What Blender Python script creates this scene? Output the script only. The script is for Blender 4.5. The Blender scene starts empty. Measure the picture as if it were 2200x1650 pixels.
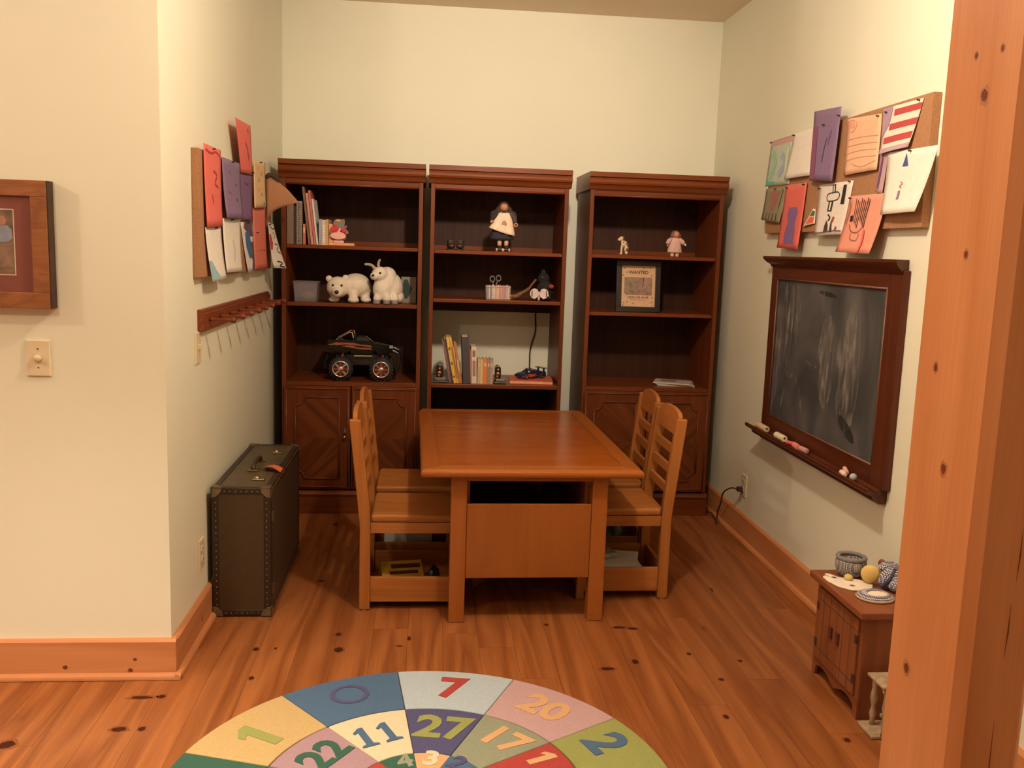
import bpy, bmesh, math, random
from mathutils import Matrix, Vector
random.seed(7)
S = bpy.context.scene
COL = S.collection
R = math.radians

# ---------------------------------------------------------------- camera
def make_camera():
    p, y, r = R(8.38), R(5.43), R(1.915)
    fwd = Vector((math.sin(y)*math.cos(p), math.cos(y)*math.cos(p), -math.sin(p)))
    right = Vector((math.cos(y), -math.sin(y), 0)); up = right.cross(fwd)
    r2 = right*math.cos(r) + up*math.sin(r); u2 = r2.cross(fwd)
    cd = bpy.data.cameras.new('camera'); cam = bpy.data.objects.new('camera', cd); COL.objects.link(cam)
    m = Matrix((r2, u2, -fwd)).transposed().to_4x4(); m.translation = (0, 0, 1.48)
    cam.matrix_world = m
    cd.sensor_width = 36; cd.lens = 36*1960/2200; cd.clip_start = .05
    S.camera = cam
make_camera()

# ---------------------------------------------------------------- world, lamps, exposure
w = bpy.data.worlds.new('world'); S.world = w; w.use_nodes = True
w.node_tree.nodes['Background'].inputs[0].default_value = (1.0, .80, .58, 1)
w.node_tree.nodes['Background'].inputs[1].default_value = .02
WARM = (1.0, .825, .645)
def room_lamp(name, loc, power, size=.05):
    l = bpy.data.lights.new(name, 'POINT'); l.shadow_soft_size = size; l.energy = power; l.color = WARM
    o = bpy.data.objects.new(name, l); COL.objects.link(o); o.location = loc
room_lamp('ceiling_lamp_alcove', (.45, 2.50, 2.68), 80)
room_lamp('ceiling_lamp_left', (-3.2, 1.85, 2.66), 54)
room_lamp('ceiling_lamp_rear', (-1.45, .60, 2.66), 42)
def aimed_lamp(name, loc, at, power, angle, blend, size=.06):
    l = bpy.data.lights.new(name, 'SPOT'); l.shadow_soft_size = size; l.energy = power; l.color = WARM; l.spot_size = R(angle); l.spot_blend = blend
    o = bpy.data.objects.new(name, l); COL.objects.link(o); o.location = loc
    o.rotation_euler = (Vector(at)-Vector(loc)).to_track_quat('-Z', 'Y').to_euler()
aimed_lamp('ceiling_spot_alcove', (.45, 2.60, 2.70), (.42, 5.40, 2.05), 130, 70, 1.0)
aimed_lamp('added_floor_spot', (-1.15, 1.45, 2.80), (-1.15, 1.45, 0), 390, 88, .9)  # added spot without a known fixture, brightens the floor at the front left
vs = S.view_settings
S.display_settings.display_device = 'sRGB'
vs.view_transform = 'Standard'; vs.look = 'None'; vs.gamma = 1; vs.use_curve_mapping = False
vs.exposure = .07

# ---------------------------------------------------------------- helpers
def wm(o):
    m = o.matrix_basis.copy()
    if o.parent: m = wm(o.parent) @ o.matrix_parent_inverse @ m
    return m
def setpar(o, parent):
    if parent is not None:
        o.parent = parent; o.matrix_parent_inverse = wm(parent).inverted()
def obj(name, bm, mat, parent=None, smooth=False, bevel=0, seg=2, kind=None, label=None, sub=0, smang=None):
    me = bpy.data.meshes.new(name)
    bmesh.ops.recalc_face_normals(bm, faces=bm.faces[:])
    if smooth:
        for f in bm.faces: f.smooth = True
    bm.to_mesh(me); bm.free()
    o = bpy.data.objects.new(name, me); COL.objects.link(o)
    if isinstance(mat, (list, tuple)):
        for m in mat: me.materials.append(m)
    else: me.materials.append(mat)
    setpar(o, parent)
    if bevel:
        md = o.modifiers.new('bevel', 'BEVEL'); md.width = bevel; md.segments = seg; md.limit_method = 'ANGLE'; md.angle_limit = R(40)
    if sub:
        md = o.modifiers.new('sub', 'SUBSURF'); md.levels = sub; md.render_levels = sub
    if kind: o['kind'] = kind
    if label: o['label'] = label
    return o
def tag(o, label, cat, group=None):
    o['label'] = label; o['category'] = cat
    if group: o['group'] = group
    return o
def thing(name, label, cat, loc, rz=0, group=None):
    o = bpy.data.objects.new(name, None); COL.objects.link(o); o.empty_display_size = .05
    o.location = loc; o.rotation_euler = (0, 0, rz)
    return tag(o, label, cat, group)
def dup(root, loc, rz, label, group=None):
    def cp(o, par):
        c = o.copy(); COL.objects.link(c)
        if par is not None:
            c.parent = par; c.matrix_parent_inverse = o.matrix_parent_inverse.copy()
        for ch in o.children: cp(ch, c)
        return c
    kids = list(root.children)
    r = root.copy(); COL.objects.link(r); r.location = loc; r.rotation_euler = (0, 0, rz); r['label'] = label
    if group: r['group'] = group
    for k in kids: cp(k, r)
    return r
B = bmesh.new
def box(bm, x0, x1, y0, y1, z0, z1, M=None, mi=0):
    v = [bm.verts.new((x, y, z)) for x in (x0, x1) for y in (y0, y1) for z in (z0, z1)]
    fs = [bm.faces.new([v[i] for i in q]) for q in ((0,1,3,2),(4,6,7,5),(0,4,5,1),(2,3,7,6),(0,2,6,4),(1,5,7,3))]
    for f in fs: f.material_index = mi
    if M is not None: bmesh.ops.transform(bm, matrix=M, verts=v)
    return bm
def bx(*a, **k): return box(B(), *a, **k)
def prism(bm, pts, a0, a1, axis='y', M=None):
    """extrude a 2-D polygon along an axis; pts are (x,z) for y, (y,z) for x, (x,y) for z"""
    def P(p, a):
        return {'y': (p[0], a, p[1]), 'x': (a, p[0], p[1]), 'z': (p[0], p[1], a)}[axis]
    v0 = [bm.verts.new(P(p, a0)) for p in pts]; v1 = [bm.verts.new(P(p, a1)) for p in pts]
    n = len(pts)
    bm.faces.new(v0); bm.faces.new(v1[::-1])
    for i in range(n): bm.faces.new((v0[i], v0[(i+1) % n], v1[(i+1) % n], v1[i]))
    if M is not None: bmesh.ops.transform(bm, matrix=M, verts=v0+v1)
    return bm
def cyl(bm, p0, p1, r0, r1=None, n=12, caps=True):
    p0 = Vector(p0); p1 = Vector(p1); r1 = r0 if r1 is None else r1
    d = (p1-p0).normalized(); a = d.orthogonal().normalized(); b = d.cross(a)
    rings = []
    for p, r in ((p0, r0), (p1, r1)):
        rings.append([bm.verts.new(p + (a*math.cos(2*math.pi*i/n) + b*math.sin(2*math.pi*i/n))*r) for i in range(n)])
    for i in range(n): bm.faces.new((rings[0][i], rings[0][(i+1) % n], rings[1][(i+1) % n], rings[1][i]))
    if caps: bm.faces.new(rings[0][::-1]); bm.faces.new(rings[1])
    return bm
def tube(bm, pts, r, n=8):
    pts = [Vector(p) for p in pts]; rings = []
    a = None
    for i, p in enumerate(pts):
        d = (pts[min(i+1, len(pts)-1)] - pts[max(i-1, 0)]).normalized()
        a = d.orthogonal().normalized() if a is None else (a - d*a.dot(d)).normalized()
        b = d.cross(a); rr = r[i] if isinstance(r, (list, tuple)) else r
        rings.append([bm.verts.new(p + (a*math.cos(2*math.pi*k/n)+b*math.sin(2*math.pi*k/n))*rr) for k in range(n)])
    for i in range(len(rings)-1):
        for k in range(n): bm.faces.new((rings[i][k], rings[i][(k+1) % n], rings[i+1][(k+1) % n], rings[i+1][k]))
    bm.faces.new(rings[0][::-1]); bm.faces.new(rings[-1])
    return bm
def smoothpts(P, k=6):
    P = [Vector(p) for p in P]; out = []
    for i in range(len(P)-1):
        p0, p1, p2, p3 = P[max(i-1, 0)], P[i], P[i+1], P[min(i+2, len(P)-1)]
        for j in range(k):
            t = j/k
            out.append(.5*((2*p1)+(p2-p0)*t+(2*p0-5*p1+4*p2-p3)*t*t+(3*p1-p0-3*p2+p3)*t**3))
    out.append(P[-1]); return out
def lathe(bm, prof, c=(0, 0, 0), n=24, axis='z', sx=1, sy=1, M=None):
    rings = []; allv = []
    for r, h in prof:
        ring = []
        for i in range(n):
            a = 2*math.pi*i/n; x, y = r*math.cos(a)*sx, r*math.sin(a)*sy
            p = {'z': (x, y, h), 'y': (x, h, y), 'x': (h, x, y)}[axis]
            ring.append(bm.verts.new((p[0]+c[0], p[1]+c[1], p[2]+c[2])))
        rings.append(ring); allv += ring
    for j in range(len(rings)-1):
        for i in range(n): bm.faces.new((rings[j][i], rings[j][(i+1) % n], rings[j+1][(i+1) % n], rings[j+1][i]))
    bm.faces.new(rings[0][::-1]); bm.faces.new(rings[-1])
    if M is not None: bmesh.ops.transform(bm, matrix=M, verts=allv)
    return bm
def ball(bm, c, r, seg=16, rings=10, M=None):
    rr = r if isinstance(r, (tuple, list)) else (r, r, r)
    m = Matrix.Translation(c) @ (M if M is not None else Matrix.Identity(4)) @ Matrix.Diagonal((*rr, 1))
    bmesh.ops.create_uvsphere(bm, u_segments=seg, v_segments=rings, radius=1, matrix=m)
    return bm
def torus(bm, c, R0, r, M=None, n=20, k=8):
    rings = []
    for i in range(n):
        a = 2*math.pi*i/n
        rings.append([bm.verts.new(((R0+r*math.cos(2*math.pi*j/k))*math.cos(a), (R0+r*math.cos(2*math.pi*j/k))*math.sin(a), r*math.sin(2*math.pi*j/k))) for j in range(k)])
    for i in range(n):
        for j in range(k): bm.faces.new((rings[i][j], rings[(i+1) % n][j], rings[(i+1) % n][(j+1) % k], rings[i][(j+1) % k]))
    m = Matrix.Translation(c) @ (M if M is not None else Matrix.Identity(4))
    bmesh.ops.transform(bm, matrix=m, verts=[v for q in rings for v in q])
    return bm
def rotx(a): return Matrix.Rotation(R(a), 4, 'X')
def roty(a): return Matrix.Rotation(R(a), 4, 'Y')
def rotz(a): return Matrix.Rotation(R(a), 4, 'Z')
def TR(*v): return Matrix.Translation(v)
def text_mesh(body, size, bold=0, extrude=0):
    c = bpy.data.curves.new('t', 'FONT'); c.body = body; c.size = size; c.offset = bold; c.extrude = extrude
    c.align_x = 'CENTER'; c.align_y = 'CENTER'; c.resolution_u = 3
    o = bpy.data.objects.new('t', c); COL.objects.link(o)
    dg = bpy.context.evaluated_depsgraph_get(); dg.update()
    me = bpy.data.meshes.new_from_object(o.evaluated_get(dg))
    bm = B(); bm.from_mesh(me)
    bpy.data.objects.remove(o); bpy.data.curves.remove(c); bpy.data.meshes.remove(me)
    return bm

# ---------------------------------------------------------------- materials
def newmat(name):
    m = bpy.data.materials.new(name); m.use_nodes = True
    nt = m.node_tree; return m, nt, nt.nodes['Principled BSDF']
def lk(nt, a, b): nt.links.new(a, b)
def nd(nt, t, **k):
    n = nt.nodes.new(t)
    for a, b in k.items(): setattr(n, a, b)
    return n
_pc = {}
def plain(name, col, rough=.6, metal=0, var=.12, scale=30, bump=0, alpha=1, trans=0, spec=None):
    if name in _pc: return _pc[name]
    m, nt, b = newmat(name)
    tc = nd(nt, 'ShaderNodeTexCoord'); n = nd(nt, 'ShaderNodeTexNoise'); n.inputs['Scale'].default_value = scale; n.inputs['Detail'].default_value = 3
    lk(nt, tc.outputs['Object'], n.inputs['Vector'])
    r = nd(nt, 'ShaderNodeValToRGB')
    r.color_ramp.elements[0].position = .25; r.color_ramp.elements[1].position = .75
    r.color_ramp.elements[0].color = (*[c*(1-var) for c in col], 1); r.color_ramp.elements[1].color = (*[min(1, c*(1+var)) for c in col], 1)
    lk(nt, n.outputs['Fac'], r.inputs['Fac']); lk(nt, r.outputs['Color'], b.inputs['Base Color'])
    b.inputs['Roughness'].default_value = rough; b.inputs['Metallic'].default_value = metal
    if spec is not None: b.inputs['Specular IOR Level'].default_value = spec
    if alpha < 1: b.inputs['Alpha'].default_value = alpha
    if trans: b.inputs['Transmission Weight'].default_value = trans
    if bump:
        bp = nd(nt, 'ShaderNodeBump'); bp.inputs['Strength'].default_value = bump; bp.inputs['Distance'].default_value = .004
        lk(nt, n.outputs['Fac'], bp.inputs['Height']); lk(nt, bp.outputs['Normal'], b.inputs['Normal'])
    _pc[name] = m; return m
def wood(name, light, dark, axis='z', rough=.4, ring=9., stretch=14., knots=0, knotcol=(.08, .02, .008), rand=.25, coat=0, rot=(0, 0, 0), contrast=1., kscale=(3., 3., 3.)):
    m, nt, b = newmat(name)
    tc = nd(nt, 'ShaderNodeTexCoord'); oi = nd(nt, 'ShaderNodeObjectInfo')
    sc = nd(nt, 'ShaderNodeVectorMath', operation='SCALE'); sc.inputs[0].default_value = (17.3, 9.1, 23.7); lk(nt, oi.outputs['Random'], sc.inputs['Scale'])
    ad = nd(nt, 'ShaderNodeVectorMath', operation='ADD'); lk(nt, tc.outputs['Object'], ad.inputs[0]); lk(nt, sc.outputs[0], ad.inputs[1])
    pre = nd(nt, 'ShaderNodeMapping'); pre.inputs['Rotation'].default_value = [R(a) for a in rot]; lk(nt, ad.outputs[0], pre.inputs['Vector'])
    mp = nd(nt, 'ShaderNodeMapping'); s = [1., 1., 1.]; s['xyz'.index(axis)] = 1/stretch; mp.inputs['Scale'].default_value = s
    lk(nt, pre.outputs[0], mp.inputs['Vector'])
    n1 = nd(nt, 'ShaderNodeTexNoise'); n1.inputs['Scale'].default_value = ring; n1.inputs['Detail'].default_value = 2; n1.inputs['Distortion'].default_value = .6
    lk(nt, mp.outputs[0], n1.inputs['Vector'])
    # growth rings: repeat the low noise
    mu = nd(nt, 'ShaderNodeMath', operation='MULTIPLY'); mu.inputs[1].default_value = 9.
    fr = nd(nt, 'ShaderNodeMath', operation='PINGPONG'); fr.inputs[1].default_value = 1.
    lk(nt, n1.outputs['Fac'], mu.inputs[0]); lk(nt, mu.outputs[0], fr.inputs[0])
    n2 = nd(nt, 'ShaderNodeTexNoise'); n2.inputs['Scale'].default_value = 160; n2.inputs['Detail'].default_value = 3
    mp2 = nd(nt, 'ShaderNodeMapping'); s2 = [1., 1., 1.]; s2['xyz'.index(axis)] = .03; mp2.inputs['Scale'].default_value = s2
    lk(nt, pre.outputs[0], mp2.inputs['Vector']); lk(nt, mp2.outputs[0], n2.inputs['Vector'])
    mx = nd(nt, 'ShaderNodeMath', operation='MULTIPLY_ADD'); mx.inputs[1].default_value = .55*contrast
    s3 = nd(nt, 'ShaderNodeMath', operation='MULTIPLY'); s3.inputs[1].default_value = .55
    lk(nt, n2.outputs['Fac'], s3.inputs[0]); lk(nt, fr.outputs[0], mx.inputs[0]); lk(nt, s3.outputs[0], mx.inputs[2])
    rp = nd(nt, 'ShaderNodeValToRGB'); rp.color_ramp.elements[0].position = .1; rp.color_ramp.elements[1].position = .95
    rp.color_ramp.elements[0].color = (*light, 1); rp.color_ramp.elements[1].color = (*dark, 1)
    lk(nt, mx.outputs[0], rp.inputs['Fac'])
    out = rp.outputs['Color']
    # piece to piece tone
    hs = nd(nt, 'ShaderNodeHueSaturation'); mr = nd(nt, 'ShaderNodeMapRange'); mr.inputs['To Min'].default_value = 1-rand; mr.inputs['To Max'].default_value = 1+rand
    lk(nt, oi.outputs['Random'], mr.inputs['Value']); lk(nt, mr.outputs[0], hs.inputs['Value']); lk(nt, out, hs.inputs['Color']); out = hs.outputs['Color']
    if knots:
        mk = nd(nt, 'ShaderNodeMapping'); mk.inputs['Scale'].default_value = kscale; lk(nt, pre.outputs[0], mk.inputs['Vector'])
        nz = nd(nt, 'ShaderNodeTexNoise'); nz.inputs['Scale'].default_value = 14
        lk(nt, pre.outputs[0], nz.inputs['Vector'])
        dm = nd(nt, 'ShaderNodeVectorMath', operation='MULTIPLY_ADD'); dm.inputs[1].default_value = (.12, .12, .12); lk(nt, nz.outputs['Color'], dm.inputs[0]); lk(nt, mk.outputs[0], dm.inputs[2])
        vo = nd(nt, 'ShaderNodeTexVoronoi'); vo.inputs['Scale'].default_value = 1; lk(nt, dm.outputs[0], vo.inputs['Vector'])
        vr = nd(nt, 'ShaderNodeSeparateColor'); lk(nt, vo.outputs['Color'], vr.inputs[0])
        # size differs from cell to cell, some cells have none
        sz = nd(nt, 'ShaderNodeMapRange'); sz.inputs['From Min'].default_value = .35; sz.inputs['To Min'].default_value = 0; sz.inputs['To Max'].default_value = knots
        lk(nt, vr.outputs[0], sz.inputs['Value'])
        dv = nd(nt, 'ShaderNodeMath', operation='SUBTRACT'); lk(nt, sz.outputs[0], dv.inputs[0]); lk(nt, vo.outputs['Distance'], dv.inputs[1])
        sm = nd(nt, 'ShaderNodeMapRange', interpolation_type='SMOOTHSTEP'); sm.inputs['From Min'].default_value = -.022; sm.inputs['From Max'].default_value = .012
        lk(nt, dv.outputs[0], sm.inputs['Value'])
        mi = nd(nt, 'ShaderNodeMix', data_type='RGBA'); lk(nt, sm.outputs[0], mi.inputs[0]); lk(nt, out, mi.inputs[6]); mi.inputs[7].default_value = (*knotcol, 1); out = mi.outputs[2]
    lk(nt, out, b.inputs['Base Color'])
    b.inputs['Roughness'].default_value = rough; b.inputs['Specular IOR Level'].default_value = .25
    if coat: b.inputs['Coat Weight'].default_value = coat; b.inputs['Coat Roughness'].default_value = .12
    bp = nd(nt, 'ShaderNodeBump'); bp.inputs['Strength'].default_value = .12; bp.inputs['Distance'].default_value = .002
    lk(nt, n2.outputs['Fac'], bp.inputs['Height']); lk(nt, bp.outputs['Normal'], b.inputs['Normal'])
    return m
M = {}
M['wall'] = plain('wall_paint', (.765, .760, .615), .75, var=.015, scale=3)
M['ceil'] = plain('ceiling_paint', (.80, .68, .52), .85, var=.015, scale=3)
M['floor'] = wood('floor_pine', (0.3456, 0.1231, 0.0378), (0.1728, 0.0492, 0.0128), 'y', .36, ring=7, stretch=13, knots=.11, kscale=(5., 2.6, 5.), knotcol=(.060, .014, .006), rand=.07)
M['pine'] = wood('pine_trim', (0.5808, 0.2550, 0.1062), (0.4576, 0.1742, 0.0638), 'y', .5, ring=6, stretch=14, knots=.10, kscale=(3, 3.5, 6), knotcol=(.20, .055, .02), rand=.08)
M['pine_x'] = wood('pine_trim_x', (0.5808, 0.2550, 0.1062), (0.4576, 0.1742, 0.0638), 'x', .5, ring=6, stretch=14, knots=.10, kscale=(3.5, 3, 6), knotcol=(.20, .055, .02), rand=.08)
M['post'] = wood('pine_post', (0.6389, 0.2785, 0.1174), (0.4840, 0.1809, 0.0632), 'z', .5, ring=5, stretch=18, knots=.09, kscale=(4, 4, 2.6), knotcol=(.22, .06, .02), rand=.05)
M['case'] = wood('bookcase_walnut', (0.1591, 0.0386, 0.0092), (0.0946, 0.0210, 0.0050), 'z', .42, ring=10, stretch=18, rand=.08, contrast=.8)
M['case_x'] = wood('bookcase_walnut_x', (0.1849, 0.0462, 0.0109), (0.1118, 0.0252, 0.0059), 'x', .33, ring=10, stretch=18, rand=.08, contrast=.8)
M['case_back_shaded'] = wood('bookcase_back_shaded', (0.0557, 0.0156, 0.0042), (0.0310, 0.0078, 0.0023), 'z', .55, ring=18, stretch=30, rand=.05)  # darker than the walnut: shade inside the shelves is put into the colour
M['ven_a'] = wood('door_veneer_a', (0.1806, 0.0487, 0.0118), (0.0731, 0.0168, 0.0042), 'x', .36, ring=8, stretch=14, rot=(0, 45, 0), rand=.05)
M['ven_b'] = wood('door_veneer_b', (0.1806, 0.0487, 0.0118), (0.0731, 0.0168, 0.0042), 'x', .36, ring=8, stretch=14, rot=(0, -45, 0), rand=.05)
M['table'] = wood('table_maple', (0.3149, 0.0940, 0.0164), (0.2404, 0.0640, 0.0102), 'y', .32, ring=6, stretch=10, rand=.08, contrast=.7)
M['table_x'] = wood('table_maple_x', (0.3398, 0.1053, 0.0191), (0.2652, 0.0738, 0.0123), 'x', .28, ring=6, stretch=12, rand=.10, contrast=.7)
M['table_z'] = wood('table_maple_z', (0.3315, 0.1053, 0.0205), (0.2652, 0.0752, 0.0136), 'z', .40, ring=6, stretch=12, rand=.08, contrast=.7)
M['tabletop'] = wood('table_panel', (0.3336, 0.0869, 0.0111), (0.2479, 0.0579, 0.0074), 'x', .24, ring=3, stretch=5, rand=.03, contrast=.6)
M['chair'] = wood('chair_maple', (0.3997, 0.1521, 0.0374), (0.3022, 0.0998, 0.0223), 'z', .38, ring=8, stretch=14, rand=.12, contrast=.8)
M['chair_x'] = wood('chair_maple_x', (0.4192, 0.1616, 0.0401), (0.2730, 0.0903, 0.0196), 'x', .36, ring=8, stretch=9, rand=.12, contrast=.9)
M['chair_y'] = wood('chair_maple_y', (0.3900, 0.1426, 0.0356), (0.2925, 0.0950, 0.0213), 'y', .38, ring=8, stretch=14, rand=.12, contrast=.8)
M['dark_y'] = wood('mahogany_y', (.115, .030, .012), (.065, .016, .007), 'y', .34, ring=10, stretch=16, rand=.05)
M['dark_z'] = wood('mahogany_z', (.115, .030, .012), (.065, .016, .007), 'z', .34, ring=10, stretch=16, rand=.05)
M['rail_y'] = wood('peg_rail_red', (.24, .058, .020), (.15, .034, .012), 'y', .32, ring=10, stretch=16, rand=.05)
M['toycab'] = wood('toy_cabinet_wood', (.27, .092, .036), (.19, .060, .023), 'z', .5, ring=9, stretch=10, rand=.08)
M['toycab_y'] = wood('toy_cabinet_wood_y', (.27, .086, .033), (.19, .058, .022), 'y', .45, ring=9, stretch=10, rand=.05)
M['gap'] = plain('dark_gap', (.012, .006, .004), .9)
M['ivory'] = plain('ivory_plastic', (.72, .62, .42), .4, var=.03)
M['brass'] = plain('aged_brass', (.42, .30, .13), .35, metal=1, var=.2)
M['chrome'] = plain('chrome', (.75, .72, .70), .15, metal=1, var=.05)
M['black'] = plain('black_plastic', (.012, .011, .011), .3, var=.1)
M['rubber'] = plain('black_rubber', (.014, .013, .013), .75, var=.2)
M['white'] = plain('white_paper', (.80, .78, .72), .7, var=.03)
M['cord'] = plain('brown_cord', (.05, .022, .012), .5)

# ---------------------------------------------------------------- the setting
XL, XR, YF, YB, ZC = -.845, 1.69, 3.03, 5.46, 2.835
def struct(name, bm, mat, label=None, parent=None, **k):
    o = obj(name, bm, mat, parent, **k)
    o['kind'] = 'structure'
    if label: o['label'] = label
    return o
T = .1
floor = struct('floor', bx(-4.6, XR+T, -3.1, YB+T, -.10, -.014), M['gap'], 'wide knotty pine plank floor with a satin finish')
struct('ceiling', bx(-4.6, XR+T, -3.1, YB+T, ZC, ZC+.1), M['ceil'], 'plain tan shaded ceiling')
struct('wall_back', bx(XL-T, XR+T, YB, YB+T, 0, ZC), M['wall'], 'pale green painted wall behind the bookcases')
bw = B(); box(bw, XL-T, XL, YF, YB, 0, ZC)
struct('wall_left', bw, M['wall'], 'pale wall of the alcove with the peg rail and papers')
struct('wall_right', bx(XR, XR+T, -3.0, YB, 0, ZC), M['wall'], 'pale wall with the chalkboard')
struct('wall_front_left', bx(-4.5, XL-T, YF, YF+T, 0, ZC), M['wall'], 'pale wall with the framed picture beside the alcove')
struct('wall_far_left', bx(-4.6, -4.5, -3.0, YF+T, 0, ZC), M['wall'], 'pale wall at the far left of the room')
struct('wall_rear', bx(-4.6, XR+T, -3.1, -3.0, 0, ZC), M['wall'], 'pale wall behind the viewer')
# planks, each its own piece where the picture shows them
PW = .134
def plank_mesh(L):
    bm = B(); g = .0004
    box(bm, g, PW-g, 0, L-.0008, -.014, 0)
    me = bpy.data.meshes.new('plank'); bmesh.ops.recalc_face_normals(bm, faces=bm.faces[:]); bm.to_mesh(me); bm.free(); me.materials.append(M['floor']); return me
pm = {}
rest = B()
ncol = int((XR+4.5)/PW)+1
rp = random.Random(11)
for c in range(ncol):
    x = XR - (c+1)*PW
    y = -3.0 - rp.random()*1.6
    while y < YB:
        L = rp.choice((1.2, 1.5, 1.8, 2.1, 2.4))
        y0, y1 = max(y, -3.0), min(y+L, YB)
        vis = x > -1.75 and y1 > 2.05
        if y1-y0 > .01:
            Lq = round(y1-y0, 3)
            if vis:
                if Lq not in pm: pm[Lq] = plank_mesh(Lq)
                o = bpy.data.objects.new('plank', pm[Lq]); COL.objects.link(o); o.location = (x, y0, 0); setpar(o, floor)
            else:
                box(rest, x+.0009, x+PW-.0009, y0, y1-.0016, -.014, 0)
        y += L
obj('plank_field', rest, M['floor'], floor, kind='stuff')
# baseboards with a quarter-round shoe
BH = .138
def base_x(name, x0, x1, y, s):      # wall plane y, s = direction into room
    prof = [(y, 0), (y+s*.019, 0), (y+s*.019, BH-.008), (y+s*.012, BH), (y, BH)]
    o = struct(name, prism(B(), prof, x0, x1, 'x'), M['pine_x'], 'knotty pine baseboard')
    q = [(y+s*.019, .002)] + [(y+s*(.019+.017*math.cos(R(a))), .002+.02*math.sin(R(a))) for a in range(0, 91, 18)]
    obj('quarter_round', prism(B(), q, x0, x1+(.017 if name == 'baseboard_front_left' else 0), 'x'), M['pine_x'], o)
def base_y(name, y0, y1, x, s):
    prof = [(x, 0), (x+s*.019, 0), (x+s*.019, BH-.008), (x+s*.012, BH), (x, BH)]
    o = struct(name, prism(B(), prof, y0, y1, 'y'), M['pine'], 'knotty pine baseboard')
    q = [(x+s*.019, .002)] + [(x+s*(.019+.017*math.cos(R(a))), .002+.02*math.sin(R(a))) for a in range(0, 91, 18)]
    obj('quarter_round', prism(B(), q, y0-(.036 if name == 'baseboard_left' else 0), y1, 'y'), M['pine'], o)
base_x('baseboard_back', XL, XR, YB, -1)
base_y('baseboard_left', YF, YB-.019, XL, 1)
base_y('baseboard_right', 1.36, YB-.019, XR, -1)
base_x('baseboard_front_left', -4.5, XL+.019, YF, -1)
# timber post
post = thing('timber_post', 'tall knotty pine timber post with eased corners at the right edge', 'post', (.86, 1.30, 0))
PX, PY0, PY1 = .80, 1.214, 1.413
ch = .016
prof = [(PX+ch, PY0), (PX+.118-ch, PY0), (PX+.118, PY0+ch), (PX+.118, PY1), (PX, PY1), (PX, PY0+ch)]
obj('shaft', prism(B(), prof, 0, ZC, 'z'), M['post'], post)
for z0, z1, x in ((1.02, 1.10, .872), (.90, .985, .867), (.62, .80, .862)):
    obj('drying_crack', prism(B(), [(x-.0012, z0), (x, z1), (x+.0016, (z0+z1)/2)], PY0-.0004, PY0+.004, 'y'), plain('crack', (.16, .05, .02), .8), post)

# knots in the boards
KN = plain('knot_heart', (.045, .011, .005), .6, var=.3, scale=200, spec=.1); KH = plain('knot_halo', (.205, .062, .018), .5, var=.2, scale=120, spec=.2)
PK = plain('pine_knot', (.17, .045, .014), .6, var=.3, scale=150, spec=.1); PH = plain('pine_knot_halo', (.40, .150, .055), .5, var=.15, scale=90)
rk = random.Random(5)
def knot(par, o, u, v, n, ru, rv, mh, mk, halo=1.7):
    o, u, v, n = Vector(o), Vector(u), Vector(v), Vector(n)
    def disc_(a, b, h):
        bm = B(); pts = []
        for i in range(14):
            t_ = 2*math.pi*i/14; j = 1+rk.uniform(-.16, .16)
            pts.append(o+u*a*j*math.cos(t_)+v*b*j*math.sin(t_))
        top = [bm.verts.new(p+n*h) for p in pts]; bot = [bm.verts.new(p-n*.001) for p in pts]
        bm.faces.new(top); bm.faces.new(bot[::-1])
        for i in range(14): bm.faces.new((top[i], bot[i], bot[(i+1) % 14], top[(i+1) % 14]))
        return bm
    k = obj('knot', disc_(ru*halo, rv*halo, .00012), mh, par)
    obj('knot_core', disc_(ru, rv, .00025), mk, k)
UX, UY, UZ = (1, 0, 0), (0, 1, 0), (0, 0, 1)
for x, y, a, b in ((-.90, 2.878, .034, .010), (-.838, 2.884, .012, .012), (-.909, 2.680, .022, .013), (-.841, 2.680, .011, .013), (-1.20, 2.603, .022, .02), (-.316, 3.36, .011, .014), (-.303, 3.224, .016, .020), (-.602, 3.234, .010, .014), (-.533, 3.24, .005, .007), (-.576, 3.006, .008, .012), (-.081, 3.252, .012, .005), (-.046, 3.318, .006, .016),
                   (.669, 3.049, .024, .012), (.783, 3.103, .012, .018), (.787, 3.41, .026, .010), (.84, 3.398, .018, .010), (1.06, 2.958, .009, .010), (1.178, 3.103, .008, .009), (.992, 2.70, .009, .012), (1.33, 2.547, .010, .012), (.497, 3.44, .008, .009), (-.446, 3.929, .014, .010), (1.002, 3.165, .007, .010)):
    knot(floor, (x, y, 0), UX, UY, UZ, a, b, KH, KN, 1.5)
for y, z, r in ((1.307, 1.724, .007), (1.312, 1.495, .004), (1.362, 1.318, .0045), (1.312, 1.166, .006), (1.358, .818, .0065), (1.338, 1.786, .0035), (1.275, 1.784, .0035)):
    knot(post, (PX, y, z), UY, UZ, (-1, 0, 0), r*1.1, r*1.35, PH, PK, 1.6)
bfl = bpy.data.objects['baseboard_front_left']
for x, z, r in ((-1.188, .043, .008), (-.961, .069, .006), (-.977, .030, .008)):
    knot(bfl, (x, YF-.019, z), UX, UZ, (0, -1, 0), r, r*.85, PH, PK, 1.25)
knot(bpy.data.objects['baseboard_left'], (XL+.019, 3.375, .060), UY, UZ, UX, .006, .012, PH, PK, 1.3)

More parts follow.
